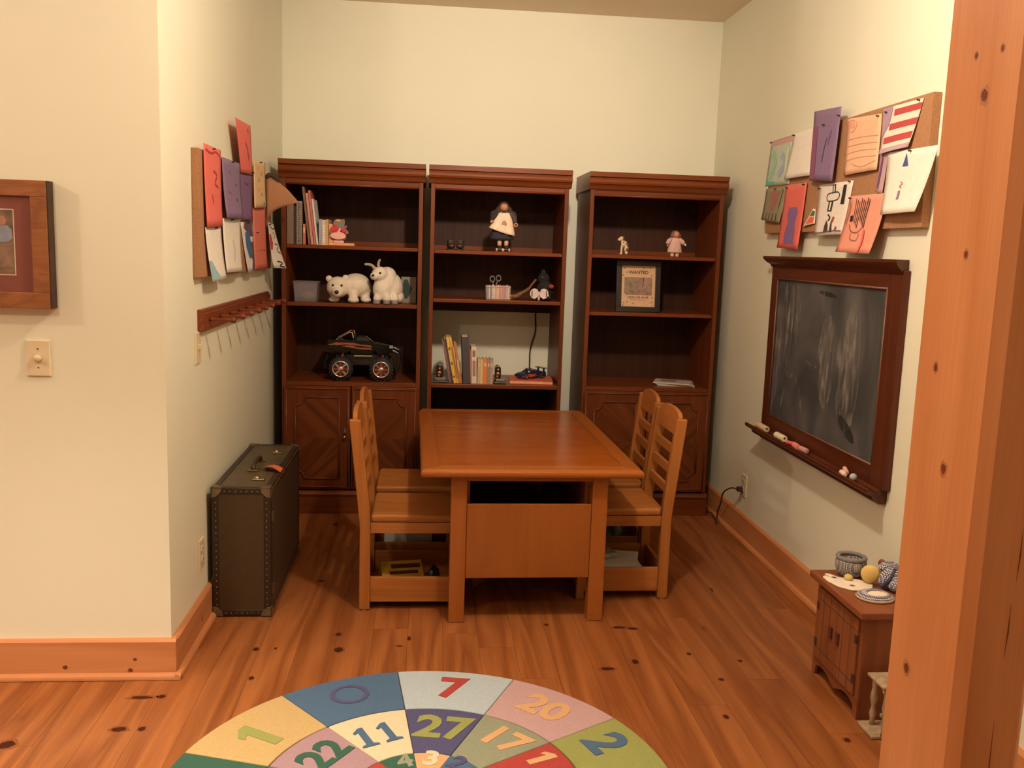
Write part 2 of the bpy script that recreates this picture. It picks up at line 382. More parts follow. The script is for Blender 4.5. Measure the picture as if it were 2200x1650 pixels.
# ---------------------------------------------------------------- bookcases
YC0, YC1 = 4.975, 5.405       # front and back of the cases
CW = .742
def bookcase(x0, label, shelf1, shelf2, base, doors, openback=False):
    x1 = x0+CW
    t = thing('bookcase', label, 'bookcase', ((x0+x1)/2, (YC0+YC1)/2, 0), 0, 'tall bookcases along the back wall')
    st = .022
    for nm, a, b in (('side_panel', x0, x0+st), ('side_panel', x1-st, x1)):
        obj(nm, bx(a, b, YC0, YC1, 0, 1.83), M['case'], t, bevel=.0015)
    # cornice: stepped and rounded bands
    bm = B()
    prof = [(YC1, 1.815), (YC0-.004, 1.815), (YC0-.010, 1.822), (YC0-.014, 1.832), (YC0-.022, 1.842), (YC0-.030, 1.846), (YC0-.034, 1.856), (YC0-.034, 1.866), (YC0-.030, 1.874),
            (YC0-.022, 1.877), (YC0-.022, 1.880), (YC0-.036, 1.884), (YC0-.036, 1.909), (YC1, 1.909)]
    prism(bm, prof, x0-.012, x1+.012, 'x')
    obj('cornice', bm, M['case_x'], t)
    bm = B(); box(bm, x0+st, x1-st, YC0+.004, YC0+.022, 1.786, 1.822)
    fr = obj('top_rail', bm, M['case_x'], t, bevel=.001)
    bm = B(); cyl(bm, (x0+st, YC0+.006, 1.787), (x1-st, YC0+.006, 1.787), .006, n=10); obj('bead', bm, M['case_x'], fr, smooth=True)
    # back
    if openback:
        obj('back_panel', bx(x0+st, x1-st, YC1-.006, YC1, 1.112, 1.83), M['case_back_shaded'], t)
        obj('lower_back_panel', bx(x0+st, x1-st, YC1-.006, YC1, .03, base-.02), M['case_back_shaded'], t)
    else:
        obj('back_panel', bx(x0+st, x1-st, YC1-.006, YC1, .03, 1.83), M['case_back_shaded'], t)
    obj('top_board', bx(x0+st, x1-st, YC0+.022, YC1-.006, 1.80, 1.815), M['case_x'], t)
    for z in (shelf1, shelf2):
        bm = bx(x0+st+.001, x1-st-.001, YC0+.012, YC1-.008, z-.019, z)
        obj('shelf', bm, M['case_x'], t, bevel=.002)
    obj('back_ledge', bx(x0+st+.002, x1-st-.002, YC1-.020, YC1-.0065, shelf1+.0005, shelf1+.026), M['case_x'], t)
    obj('base_shelf', bx(x0+st, x1-st, YC0+.002, YC1-.007, base-.022, base), M['case_x'], t, bevel=.002)
    # plinth
    bm = B(); prof = [(YC0+.02, .001), (YC0-.012, .001), (YC0-.012, .100), (YC0-.018, .104), (YC0-.020, .112), (YC0-.014, .120), (YC0-.012, .126), (YC0-.004, .130), (YC0+.02, .130)]
    prism(bm, prof, x0-.008, x1+.008, 'x')
    obj('plinth', bm, M['case_x'], t)
    obj('bottom_board', bx(x0+st, x1-st, YC0+.02, YC1-.007, .10, .125), M['case_x'], t)
    if doors:
        dw = (CW-.022-.008)/2
        for k in (0, 1):
            a = x0+.012+k*(dw+.006); b = a+dw; z0, z1 = .142, base-.022
            d = obj('door', bx(a, b, YC0-.016, YC0+.001, z0, z1), M['case'], t, bevel=.002)
            # raised bead near the rim
            bm = B(); e = .012
            for (p, q) in (((a+e, z0+e), (b-e, z0+e)), ((b-e, z0+e), (b-e, z1-e)), ((b-e, z1-e), (a+e, z1-e)), ((a+e, z1-e), (a+e, z0+e))):
                cyl(bm, (p[0], YC0-.016, p[1]), (q[0], YC0-.016, q[1]), .0055, n=8)
            obj('rim_bead', bm, M['case_x'], d, smooth=True)
            # frame with a notched-corner opening, in front of the sunk veneer
            i = .060; n = .048
            ax, bx_, az, bz = a+i, b-i, z0+i, z1-i
            pts = []
            def arc(cx, cz, a0, a1):
                for s in range(7):
                    g = R(a0+(a1-a0)*s/6); pts.append((cx+n*math.cos(g), cz+n*math.sin(g)))
            inner = k == 0
            # the curls sit in the outer upper and lower corners
            if k == 0:
                pts += [(bx_, az), (bx_, bz)]; arc(ax, bz, 0, -90); arc(ax, az, 90, 0)
            else:
                pts += [(ax, bz), (ax, az)]; arc(bx_, az, 180, 90); arc(bx_, bz, 270, 180)
            # moulding tube along opening
            bm = B(); loop = [(p[0], YC0-.018, p[1]) for p in pts]+[(pts[0][0], YC0-.018, pts[0][1])]
            for p, q in zip(loop[:-1], loop[1:]): cyl(bm, p, q, .0055, n=6)
            obj('panel_moulding', bm, M['case_x'], d, smooth=True)
            # veneer, upper and lower half with crossing grain
            zm = (az+bz)/2
            up = [p for p in pts if p[1] >= zm]; lo = [p for p in pts if p[1] < zm]
            if k == 0:
                hu = [(bx_, zm), (bx_, bz)] + [p for p in pts[2:] if p[1] >= zm] + [(ax, zm)]
                hl = [(ax, zm)] + [p for p in pts[2:] if p[1] < zm] + [(bx_, az), (bx_, zm)]
            else:
                hu = [(bx_, zm)] + [p for p in pts[2:] if p[1] >= zm] + [(ax, bz), (ax, zm)]
                hl = [(ax, zm), (ax, az)] + [p for p in pts[2:] if p[1] < zm] + [(bx_, zm)]
            for h, mt in ((hu, 'ven_b' if k == 0 else 'ven_a'), (hl, 'ven_a' if k == 0 else 'ven_b')):
                obj('veneer_panel', prism(B(), h, YC0-.0172, YC0-.010, 'y'), M[mt], d)
            # drop pull
            px = b-.030 if k == 0 else a+.030
            bm = B(); pz = .478
            prism(bm, [(px-.008, pz), (px, pz+.012), (px+.008, pz), (px+.006, pz-.04), (px, pz-.052), (px-.006, pz-.04)], YC0-.0185, YC0-.0155, 'y')
            tube(bm, [(px, YC0-.019, pz-.006), (px, YC0-.026, pz-.010), (px, YC0-.026, pz-.034)], .003)
            ball(bm, (px, YC0-.027, pz-.046), (.0095, .007, .013), 10, 8)
            obj('door_pull', bm, plain('pull_metal', (.30, .24, .17), .3, metal=1), d, smooth=True)
    return t
BC1, BC2, BC3 = -.777, .006, .866
SH = {1: (1.470, 1.163, .735), 2: (1.466, 1.203, .737), 3: (1.470, 1.154, .738)}
bookcase(BC1, 'walnut bookcase by the left wall holding plush animals and a toy truck', *SH[1], True)
bookcase(BC2, 'walnut bookcase in the middle without doors, part of its back open', *SH[2], False, True)
bookcase(BC3, 'walnut bookcase by the right wall with the wanted poster on its shelf', *SH[3], True)

# ---------------------------------------------------------------- table
tb = thing('activity_table', 'honey maple play table with a framed top and a deep bin underneath', 'table', (.41, 4.09, 0))
tx0, tx1, ty0, ty1, tz0, tz1 = -.022, .846, 3.425, 4.765, .604, .638
bw_ = .068
obj('top_panel', bx(tx0+bw_, tx1-bw_, ty0+bw_, ty1-bw_, tz0+.004, tz1-.0015), M['tabletop'], tb)
def mitre(p0, p1, q1, q0):
    return prism(B(), [p0, p1, q1, q0], tz0, tz1, 'z')
g = .0008
obj('border_board', mitre((tx0+.012, ty0+.012), (tx1-.012, ty0+.012), (tx1-bw_-g, ty0+bw_-g), (tx0+bw_+g, ty0+bw_-g)), M['table_x'], tb)
obj('border_board', mitre((tx1-.012, ty1-.012), (tx0+.012, ty1-.012), (tx0+bw_+g, ty1-bw_+g), (tx1-bw_-g, ty1-bw_+g)), M['table_x'], tb)
obj('border_board', mitre((tx0+.012, ty1-.013), (tx0+.012, ty0+.013), (tx0+bw_-g, ty0+bw_+g), (tx0+bw_-g, ty1-bw_-g)), M['table'], tb)
obj('border_board', mitre((tx1-.012, ty0+.013), (tx1-.012, ty1-.013), (tx1-bw_+g, ty1-bw_-g), (tx1-bw_+g, ty0+bw_+g)), M['table'], tb)
# bullnose rim
def rimprof(s):
    return [(s*.0, tz0), (s*-.010, tz0+.002), (s*-.015, tz0+.010), (s*-.015, tz0+.020), (s*-.011, tz0+.029), (s*-.004, tz1-.001), (s*.0, tz1-.0012)]
def rim_bm():
    bm = B(); rings = []
    prof = [(.012, tz0), (.003, tz0+.001), (-.001, tz0+.006), (-.003, tz0+.014), (-.002, tz0+.022), (.003, tz0+.030), (.012, tz1-.0006)]
    c = .035
    for d, z in prof:
        X0, X1, Y0, Y1 = tx0+d, tx1-d, ty0+d, ty1-d
        rings.append([bm.verts.new(p) for p in ((X0, Y0, z), (X1, Y0, z), (X1, Y1-c, z), (X1-c, Y1, z), (X0+c, Y1, z), (X0, Y1-c, z))])
    for a, b in zip(rings, rings[1:]+rings[:1]):
        for i in range(6): bm.faces.new((a[i], a[(i+1) % 6], b[(i+1) % 6], b[i]))
    return bm
obj('bullnose_rim', rim_bm(), M['table_x'], tb, smooth=False, bevel=0)
for x in (.095, .656):
    for y in (3.468, 4.655):
        obj('leg', bx(x, x+.062, y, y+.062, .001, tz0-.0005), M['table_z'], tb, bevel=.003)
obj('top_rail', bx(.157, .656, 3.474, 3.49, .580, tz0-.001), M['table_x'], tb)
obj('top_rail', bx(.157, .656, 4.695, 4.711, .580, tz0-.001), M['table_x'], tb)
obj('front_panel', bx(.1585, .6545, 3.472, 3.490, .184, .487), M['table_z'], tb, bevel=.002)
obj('rear_panel', bx(.1585, .6545, 4.694, 4.712, .184, .487), M['table_z'], tb, bevel=.002)
obj('side_panel', bx(.160, .172, 3.5305, 4.6545, .184, tz0-.001), M['table'], tb)
obj('side_panel', bx(.636, .648, 3.5305, 4.6545, .184, tz0-.001), M['table'], tb)
obj('bin_floor', bx(.1725, .6355, 3.4905, 4.6935, .188, .202), M['table'], tb)
tb.rotation_euler = (0, 0, R(1.0))

# ---------------------------------------------------------------- chairs
def make_chair(label):
    t = thing('childs_chair', label, 'chair', (0, 0, 0), 0, 'maple chairs around the table')
    for s in (-1, 1):
        y0, y1 = (-.18, -.148) if s < 0 else (.148, .18)
        prof = [(0, .004), (.043, .004), (.043, .36), (.038, .44), (0, .789), (-.045, .791), (-.010, .46), (0, .36)]
        p = obj('back_post', prism(B(), prof, y0, y1, 'y'), M['chair'], t, bevel=.003)
        obj('glide', lathe(B(), [(.012, 0), (.014, .004)], (.0215, (y0+y1)/2, 0), 12), M['ivory'], p)
        obj('front_leg', bx(.366, .400, y0, y1, .001, .369), M['chair'], t, bevel=.003)
    def ctr(z): return .0405 - (z-.42)*.119 - .0195 if z > .42 else .0215
    # arched top rail
    bm = B(); pts = [(-.148, .716)] + [(.148, .716), (.148, .788)] + [(.148*math.cos(R(a)), .788+.036*math.sin(R(a))**.8) for a in range(12, 169, 12)] + [(-.148, .788)]
    prism(bm, pts, -.009, .009, 'x')
    sh = Matrix(((1, 0, -.119, .0405-.0195+.42*.119), (0, 1, 0, 0), (0, 0, 1, 0), (0, 0, 0, 1)))
    bmesh.ops.transform(bm, matrix=sh, verts=bm.verts[:])
    obj('top_rail', bm, M['chair_y'], t, bevel=.002)
    for z in (.632, .548, .462):
        bm = B(); box(bm, -.008, .008, -.148, .148, z, z+.036); bmesh.ops.transform(bm, matrix=sh, verts=bm.verts[:])
        obj('back_slat', bm, M['chair_y'], t, bevel=.002)
    # scooped seat with rolled edges
    bm = B(); nx, ny = 10, 10; rows = []
    def zt(u, v): return .403 - .006*math.sin(math.pi*u)**.7*math.sin(math.pi*v)**.7
    x0, x1, y0, y1 = .0445, .404, -.176, .176
    top = [[bm.verts.new((x0+(x1-x0)*u/nx, y0+(y1-y0)*v/ny, zt(u/nx, v/ny))) for v in range(ny+1)] for u in range(nx+1)]
    bot = [[bm.verts.new((x0+(x1-x0)*u/nx, y0+(y1-y0)*v/ny, .370)) for v in range(ny+1)] for u in range(nx+1)]
    for u in range(nx):
        for v in range(ny):
            bm.faces.new((top[u][v], top[u+1][v], top[u+1][v+1], top[u][v+1])); bm.faces.new((bot[u][v], bot[u][v+1], bot[u+1][v+1], bot[u+1][v]))
    for u in range(nx):
        bm.faces.new((top[u][0], bot[u][0], bot[u+1][0], top[u+1][0])); bm.faces.new((top[u][ny], top[u+1][ny], bot[u+1][ny], bot[u][ny]))
    for v in range(ny):
        bm.faces.new((top[0][v], top[0][v+1], bot[0][v+1], bot[0][v])); bm.faces.new((top[nx][v], bot[nx][v], bot[nx][v+1], top[nx][v+1]))
    obj('seat', bm, M['chair_x'], t, bevel=.012, seg=3)
    for s in (-1, 1):
        a, b = (-.172, -.156) if s < 0 else (.156, .172)
        obj('apron', bx(.0435, .3655, a, b, .325, .3695), M['chair_x'], t, bevel=.0015)
        obj('bin_side', bx(.0435, .3655, a, b, .034, .139), M['chair_x'], t, bevel=.002)
    obj('apron', bx(.006, .022, -.147, .147, .325, .3695), M['chair_y'], t)
    obj('bin_end', bx(.006, .022, -.147, .147, .034, .139), M['chair_y'], t, bevel=.002)
    obj('bin_end', bx(.376, .392, -.147, .147, .034, .139), M['chair_y'], t, bevel=.002)
    obj('bin_floor', bx(.0225, .3755, -.1555, .1555, .036, .044), M['chair_x'], t)
    return t
G = 'maple chairs around the table'
ch1 = make_chair('maple child chair nearest at the left of the table, yellow box in its bin')
ch1.location = (-.256, 3.772, 0)
ch2 = dup(ch1, (-.262, 4.215, 0), 0, 'maple child chair at the left of the table, farther back behind another', G)
ch3 = dup(ch1, (1.058, 3.888, 0), R(180.5), 'maple child chair nearest at the right of the table, white paper in its bin', G)
ch4 = dup(ch1, (1.072, 4.31, 0), R(179), 'maple child chair at the right of the table, farther back by the bookcase', G)
# what lies in the chair bins
def paperpile(name, label, cx, cy, z, w, d, n, rz, mat, cat='paper'):
    bm = B()
    for i in range(n):
        m = TR(cx, cy, z+.0022*i) @ rotz(rz+random.uniform(-6, 6)); box(bm, -w/2, w/2, -d/2, d/2, 0, .002, m)
    tag(obj(name, bm, mat), label, cat)
t = thing('yellow_box', 'flattened yellow box with dark lettering in the left chair bin', 'box', (-.055, 3.73, .0445))
mb = TR(-.080, 3.725, .084) @ rotz(10) @ rotx(24)
bm = B(); box(bm, -.092, .082, -.075, .075, 0, .036, mb)
obj('carton', bm, plain('yellow_card', (.34, .19, .016), .5), t)
bm = B()
for (a, b, y0, y1) in ((-.05, .075, .03, .055), (-.06, .06, -.005, .014), (-.02, .07, -.035, -.022), (-.07, -.02, -.04, -.02)):
    box(bm, a, b, y0, y1, .0362, .0368, mb @ Matrix.Shear('XY', 4, (.6, 0)) if False else mb)
obj('dark_print', bm, plain('dark_red_ink', (.05, .012, .01), .5), t)
t = thing('toy_figure', 'jumble of small black toy parts beside the yellow box', 'toy', (.03, 3.69, .0445))
bm = B(); rr = random.Random(3)
for i in range(9):
    ball(bm, (.048+rr.uniform(-.022, .018), 3.69+rr.uniform(-.05, .04), .075+rr.uniform(-.02, .075)), (rr.uniform(.012, .022), rr.uniform(.012, .02), rr.uniform(.012, .024)), 8, 6)
tube(bm, [(.02, 3.66, .10), (.03, 3.66, .14), (.05, 3.68, .165)], .007)
obj('body', bm, M['black'], t, smooth=True)
box_bm = B(); box(box_bm, .036, .062, 3.66, 3.70, .0446, .135); obj('base_block', box_bm, M['rubber'], t)
paperpile('paper_stack', 'loose white paper sheets in the right chair bin', .885, 3.885, .0445, .23, .25, 12, 8, M['white'])
t = thing('drawing_pad', 'white drawing pad propped in the right chair bin above the paper', 'paper', (.88, 3.9, .075))
bm = B(); box(bm, -.095, .095, -.115, .115, 0, .006, TR(.868, 3.888, .100) @ rotz(-14) @ rotx(8)); obj('pad', bm, M['white'], t)
bm = B(); box(bm, -.06, .02, -.03, .05, 0, .02, TR(.85, 3.94, .118) @ rotz(20) ); obj('crumpled_sheet', bm, plain('grey_paper', (.45, .46, .42), .8, var=.3), t)
t = thing('pale_box', 'pale grey box in the bin of the far left chair', 'box', (-.08, 4.22, .0445))
obj('carton', bx(-.18, -.075, 4.13, 4.33, .0446, .20), plain('grey_card', (.42, .42, .38), .7), t)
obj('flap', bx(-.073, .04, 4.13, 4.33, .0446, .188), plain('grey_card2', (.38, .38, .35), .7), t)
tag(obj('dark_toy_bag', lathe(B(), [(.02, .0446), (.10, .06), (.11, .11), (.07, .17), (.02, .19)], (.88, 4.30, 0), 14, sx=1.1), M['black'], smooth=True), 'black soft bag in the bin of the far right chair', 'bag')

# ---------------------------------------------------------------- papers and boards
def paper_fn(corners, X, s, flare=.02, bulge=.006, off=.003, tilt=0):
    """corners (Y,Z) TL,TR,BR,BL as seen; s = direction into the room (+1 left wall, -1 right wall)"""
    c = [Vector(p) for p in corners]
    def f(u, v, lift=0):
        p = (c[0]*(1-u)+c[1]*u)*(1-v) + (c[3]*(1-u)+c[2]*u)*v
        d = off + .4*flare*v*v + bulge*math.sin(math.pi*u)*v + tilt*u*v + lift
        return Vector((X+s*d, p[0], p[1]))
    return f
def sheet(f, nu=8, nv=10):
    bm = B(); g = [[bm.verts.new(f(u/nu, v/nv)) for v in range(nv+1)] for u in range(nu+1)]
    for u in range(nu):
        for v in range(nv): bm.faces.new((g[u][v], g[u+1][v], g[u+1][v+1], g[u][v+1]))
    return bm
def stroke(f, pts, wd, lift=.0012, taper=False):
    bm = B(); P = smoothpts([(a, b, 0) for a, b in pts], 4); prev = None
    for i, p in enumerate(P):
        d = P[min(i+1, len(P)-1)]-P[max(i-1, 0)]; n = Vector((-d.y, d.x, 0))
        w2 = wd*(1 if not taper else .12+.88*math.sin(math.pi*i/(len(P)-1))**.6)
        n = n.normalized()*w2/2 if n.length > 1e-9 else Vector((w2/2, 0, 0))
        a = bm.verts.new(f(p.x+n.x, p.y+n.y, lift)); b = bm.verts.new(f(p.x-n.x, p.y-n.y, lift))
        if prev: bm.faces.new((prev[0], a, b, prev[1]))
        prev = (a, b)
    return bm
def rows(f, rws, lift=.0009):
    bm = B(); prev = None; k = 4
    for (u0, u1, v) in rws:
        r = [bm.verts.new(f(u0+(u1-u0)*j/k, v, lift)) for j in range(k+1)]
        if prev:
            for j in range(k): bm.faces.new((prev[j], prev[j+1], r[j+1], r[j]))
        prev = r
    return bm
def ink(c, nm=None): return plain(nm or 'ink_%d_%d_%d' % tuple(int(x*255) for x in c), c, .7, var=.05, scale=60)
def pin(f, u, v, s, par, col=(.02, .02, .02)):
    p = f(u, v); bm = B(); cyl(bm, p, p+Vector((s*.009, 0, .001)), .003, .002, 8); ball(bm, p+Vector((s*.009, 0, .001)), .0036, 8, 6)
    obj('push_pin', bm, ink(col), par, smooth=True)
def paper(label, corners, X, s, col, marks=(), pins=((.5, .04),), group=None, cat='drawing', **k):
    f = paper_fn(corners, X, s, **k)
    p0 = f(.5, 1)
    t = thing('pinned_drawing', label, cat, tuple(p0), 0, group)
    o = obj('sheet', sheet(f), ink(col), t, smooth=True)
    md = o.modifiers.new('solid', 'SOLIDIFY'); md.thickness = .0006; md.offset = 0
    for i, mk in enumerate(marks):
        if mk[0] == 's': obj('drawn_line', stroke(f, mk[2], mk[3], .0012+.0003*i), ink(mk[1]), o)
        else: obj('coloured_shape', rows(f, mk[2], .0010+.0003*i), ink(mk[1]), o)
    for (u, v) in pins: pin(f, u, v, s, t)
    return t
def corkboard(label, x0, x1, y0, y1, z0, z1, n, ntag):
    t = thing('cork_board', label, 'cork board', ((x0+x1)/2, (y0+y1)/2, z0))
    cork = plain('cork', (.37, .185, .088), .9, var=.18, scale=160, bump=.3)
    w_ = (y1-y0)/n
    for i in range(n): obj('cork_tile', bx(x0, x1, y0+i*w_+.0008, y0+(i+1)*w_-.0008, z0, z1), cork, t, bevel=.0015)
    return t
XBR = 1.658
corkboard('long brown cork board on the right wall above the chalkboard', XBR, XR-.001, 3.0, 4.46, 1.60, 2.045, 5, 'r')
CORAL = (.72, .15, .12); SALM = (.78, .32, .23); PURP = (.23, .15, .27); WHT = (.82, .78, .70); BLK = (.02, .017, .017); RED = (.46, .06, .06); BLU = (.06, .08, .28)
GR = 'drawings on the right cork board'; GL = 'drawings on the left cork board'
paper('green and blue crayon drawing with a pink zigzag top, far end of right board', [(4.445, 2.042), (4.17, 2.04), (4.18, 1.822), (4.489, 1.83)], XBR, -1, (.50, .60, .50),
      [('r', (.58, .36, .36), [(.0, 1, .0), (.0, 1, .12)]), ('s', (.36, .58, .47), [(.15, .25), (.3, .5), (.12, .85)], .16), ('s', (.36, .45, .58), [(.55, .35), (.75, .5), (.5, .8)], .14), ('s', (.10, .48, .33), [(.02, .93), (.35, .94)], .07), ('s', (.62, .70, .45), [(.85, .2), (.8, .6), (.9, .9)], .1)], ((.03, .03),), GR, flare=0, bulge=0)
paper('blank white sheet beside the purple paper on right board', [(4.155, 2.044), (3.877, 2.044), (3.92, 1.842), (4.223, 1.845)], XBR, -1, WHT, [], ((.04, .04), (.95, .04)), GR, off=.008, flare=.015)
paper('tall purple construction paper curling off the top of right board', [(3.917, 2.109), (3.653, 2.092), (3.674, 1.799), (3.905, 1.818)], XBR, -1, PURP,
      [('r', (.24, .075, .16), [(.0, .2, .22), (.0, .26, .98)]), ('s', (.07, .03, .10), [(.62, .4), (.55, .55), (.52, .74)], .025), ('s', (.12, .06, .18), [(.75, .3), (.68, .5)], .025)], ((.45, .22), (.98, .12)), GR, off=.020, flare=.012)
paper('peach lined sheet with a small hand outline on right board', [(3.629, 2.04), (3.341, 2.022), (3.327, 1.818), (3.605, 1.816)], XBR, -1, (.80, .47, .30),
      [('s', (.70, .25, .16), [(.04, .06), (.2, .04), (.32, .12), (.2, .25), (.08, .2), (.04, .06)], .015)] + [('s', (.70, .28, .18), [(.1+.06*i, .07), (.11+.06*i, .18)], .02) for i in range(3)] + [('s', (.66, .34, .22), [(.05, y), (.5, y-.02), (.95, y)], .008) for y in (.38, .5, .62, .74)] + [('s', (.62, .32, .2), [(.3, .82), (.6, .9), (.95, .82)], .01)], ((.92, .04),), GR)
paper('red and white striped flag drawing with purple corner on right board', [(3.327, 2.036), (3.054, 2.033), (3.108, 1.877), (3.308, 1.871)], XBR, -1, (.80, .70, .60),
      [('r', RED, [(.30, 1, .08), (.30, 1, .22)]), ('r', RED, [(.22, 1, .38), (.22, 1, .52)]), ('r', RED, [(.1, .98, .66), (.1, .98, .80)]), ('r', (.40, .26, .36), [(.0, .26, .0), (.0, .2, .4), (0, .04, .6)]), ('r', (.50, .33, .40), [(.0, 1, .90), (.0, .96, 1)])], ((.10, .10), (.92, .03)), GR, flare=.03)
paper('narrow mauve strip dotted with purple hanging under the flag drawing', [(3.321, 1.899), (3.269, 1.875), (3.269, 1.729), (3.323, 1.736)], XBR, -1, (.46, .29, .30),
      [('s', (.14, .06, .2), [(.3, .05+.11*i), (.55, .09+.11*i)], .12) for i in range(8)], ((.5, .04),), GR)
paper('large white sheet with a blue triangle and small figure, near end of right board', [(3.261, 1.872), (2.925, 1.864), (2.98, 1.651), (3.238, 1.649)], XBR, -1, WHT,
      [('r', BLU, [(.415, .425, .06), (.37, .50, .26)]), ('s', (.55, .16, .12), [(.41, .5), (.47, .53), (.41, .57), (.47, .6)], .02), ('s', (.25, .18, .3), [(.43, .64), (.44, .72), (.43, .78)], .06)], ((.5, .03),), GR, flare=.05, off=.008, tilt=.01)
paper('grey-green drawing with a dull red heart, bottom far end of right board', [(4.471, 1.816), (4.203, 1.812), (4.249, 1.646), (4.493, 1.668)], XBR, -1, (.27, .24, .15),
      [('r', (.36, .14, .11), [(.3, .7, .1), (.35, .65, .4), (.45, .55, .68)]), ('s', BLK, [(.85, .05), (.8, .6)], .02)] + [('s', BLK, [(.1+.17*i, .75), (.13+.17*i, .95)], .02) for i in range(5)], ((.5, .04),), GR)
paper('coral sheet with a purple cut-out figure hanging below right board', [(4.205, 1.819), (3.966, 1.815), (3.997, 1.523), (4.246, 1.53)], XBR, -1, CORAL,
      [('r', (.22, .12, .30), [(.35, .72, .36), (.30, .78, .45), (.38, .72, .58), (.30, .78, .78), (.34, .8, .93)])], ((.1, .05), (.9, .03)), GR, off=.008)
paper('tiny red and green watermelon slice cut-out on right board', [(3.892, 1.699), (3.864, 1.695), (3.857, 1.634), (3.981, 1.622)], XBR, -1, (.82, .70, .55),
      [('r', (.05, .16, .07), [(.2, .9, .12), (.25, .9, .45)]), ('r', (.75, .12, .08), [(.28, .9, .5), (.22, .9, .9)])], (), GR, flare=.005)
paper('white sheet with a bold black tower drawing on right board', [(3.845, 1.796), (3.525, 1.793), (3.57, 1.584), (3.842, 1.581)], XBR, -1, (.80, .73, .66),
      [('s', BLK, [(.48, .03), (.5, .2)], .09), ('s', (.80, .73, .66), [(.48, .05), (.5, .2)], .035), ('s', BLK, [(.30, .27), (.34, .2), (.6, .18), (.68, .25), (.62, .33), (.36, .34), (.30, .27)], .02), ('s', BLK, [(.46, .34), (.45, .54)], .14), ('s', (.80, .73, .66), [(.46, .36), (.45, .52)], .05), ('r', BLK, [(.76, .84, .06), (.76, .86, .42)]),
       ('r', (.07, .03, .03), [(.42, .44, .72), (.38, .5, .82), (.38, .52, .94)]), ('r', (.07, .03, .03), [(.58, .6, .72), (.58, .66, .94)]), ('s', BLK, [(.44, .6), (.52, .66), (.48, .72)], .03), ('s', RED, [(.64, .65), (.62, .75)], .05), ('s', RED, [(.78, .84), (.76, .92)], .04), ('s', (.1, .09, .08), [(.02, .95), (.4, .94), (.7, .92), (.96, .93)], .016)], ((.04, .08), (.92, .02)), GR)
paper('curled salmon sheet with black scribbled hair and face, bottom of right board', [(3.527, 1.731), (3.222, 1.728), (3.28, 1.508), (3.566, 1.514)], XBR, -1, SALM,
      [('s', BLK, [(.22+.055*i, .05+.03*(i % 3)), (.25+.05*i, .35), (.27+.05*i, .45+.04*(i % 4))], .016) for i in range(8)] + [('s', BLK, [(.2, .35), (.22, .45)], .07), ('s', (.16, .08, .07), [(.2, .5), (.3, .62), (.5, .64), (.62, .52)], .014), ('s', (.2, .1, .08), [(.32, .66), (.36, .76), (.55, .78), (.56, .66)], .012), ('s', CORAL, [(.66, .6), (.72, .8), (.7, .98)], .05), ('s', BLK, [(.1, .12), (.12, .3), (.08, .5)], .012)], ((.05, .04),), GR, flare=.06, off=.012)
# left board
XBL = XL+.026
corkboard('brown cork board on the left wall above the peg rail', XL+.001, XBL, 3.40, 4.90, 1.342, 1.80, 5, 'l')
paper('long coral sheet at the near end of left cork board', [(3.452, 1.822), (3.732, 1.824), (3.714, 1.534), (3.459, 1.523)], XBL, 1, CORAL,
      [('s', (.42, .03, .05), [(.1, .06), (.4, .09), (.7, .05), (.95, .1)], .03), ('s', (.42, .03, .05), [(.5, .3), (.7, .35), (.55, .45), (.75, .5)], .03), ('s', (.5, .04, .06), [(.35, .6), (.4, .72)], .03)], ((.5, .03),), GL, off=.006)
paper('purple sheet next to the coral one on left cork board', [(3.74, 1.801), (4.095, 1.804), (4.071, 1.574), (3.746, 1.566)], XBL, 1, PURP,
      [('s', (.10, .05, .16), [(.3, .2), (.4, .24)], .02), ('s', (.10, .05, .16), [(.6, .4), (.75, .42)], .02), ('s', (.10, .05, .16), [(.2, .55), (.35, .58)], .02), ('s', (.10, .05, .16), [(.6, .65), (.7, .7)], .02)], ((.5, .03),), GL, flare=.04, off=.008)
paper('coral sheet pinned above the top edge of left cork board', [(3.977, 1.982), (4.302, 1.989), (4.359, 1.78), (4.102, 1.768)], XBL, 1, CORAL,
      [('s', (.45, .03, .06), [(.5, .4), (.62, .5), (.66, .75)], .06), ('s', (.45, .03, .06), [(.75, .1), (.8, .18)], .04)], ((.9, .97),), GL, flare=-.008, off=.012)
paper('purple sheet under the raised coral one on left cork board', [(4.093, 1.768), (4.383, 1.781), (4.35, 1.574), (4.107, 1.568)], XBL, 1, (.20, .11, .24), [('s', (.10, .05, .15), [(.4, .2), (.6, .24), (.7, .2)], .03)], ((.9, .03),), GL, off=.003, flare=.012)
paper('cream sheet with coloured dots on left cork board', [(4.414, 1.851), (4.714, 1.865), (4.685, 1.647), (4.377, 1.631)], XBL, 1, (.74, .52, .30),
      [('s', c, [(u, v), (u+.06, v+.03)], .07) for u, v, c in ((.3, .15, (.6, .38, .1)), (.35, .4, (.25, .2, .12)), (.55, .7, (.3, .35, .3)), (.3, .6, (.62, .4, .08)), (.7, .9, (.08, .2, .25)), (.6, .25, (.7, .45, .1)))], ((.5, .03),), GL, off=.006)
paper('white sheet with a pale blue streak, bottom near end of left cork board', [(3.459, 1.523), (3.714, 1.534), (3.745, 1.331), (3.505, 1.326)], XBL, 1, WHT, [('r', (.30, .50, .58), [(.0, .15, .62), (.0, .3, .8), (.0, .55, .97)])], ((.6, .03),), GL, flare=.035, off=.006)
paper('plain white sheet below the purple paper on left cork board', [(3.734, 1.565), (4.086, 1.573), (4.072, 1.349), (3.759, 1.351)], XBL, 1, WHT, [('s', (.66, .60, .55), [(.5, .4), (.55, .6), (.45, .8)], .05)], ((.45, .03),), GL, flare=.025, off=.008)
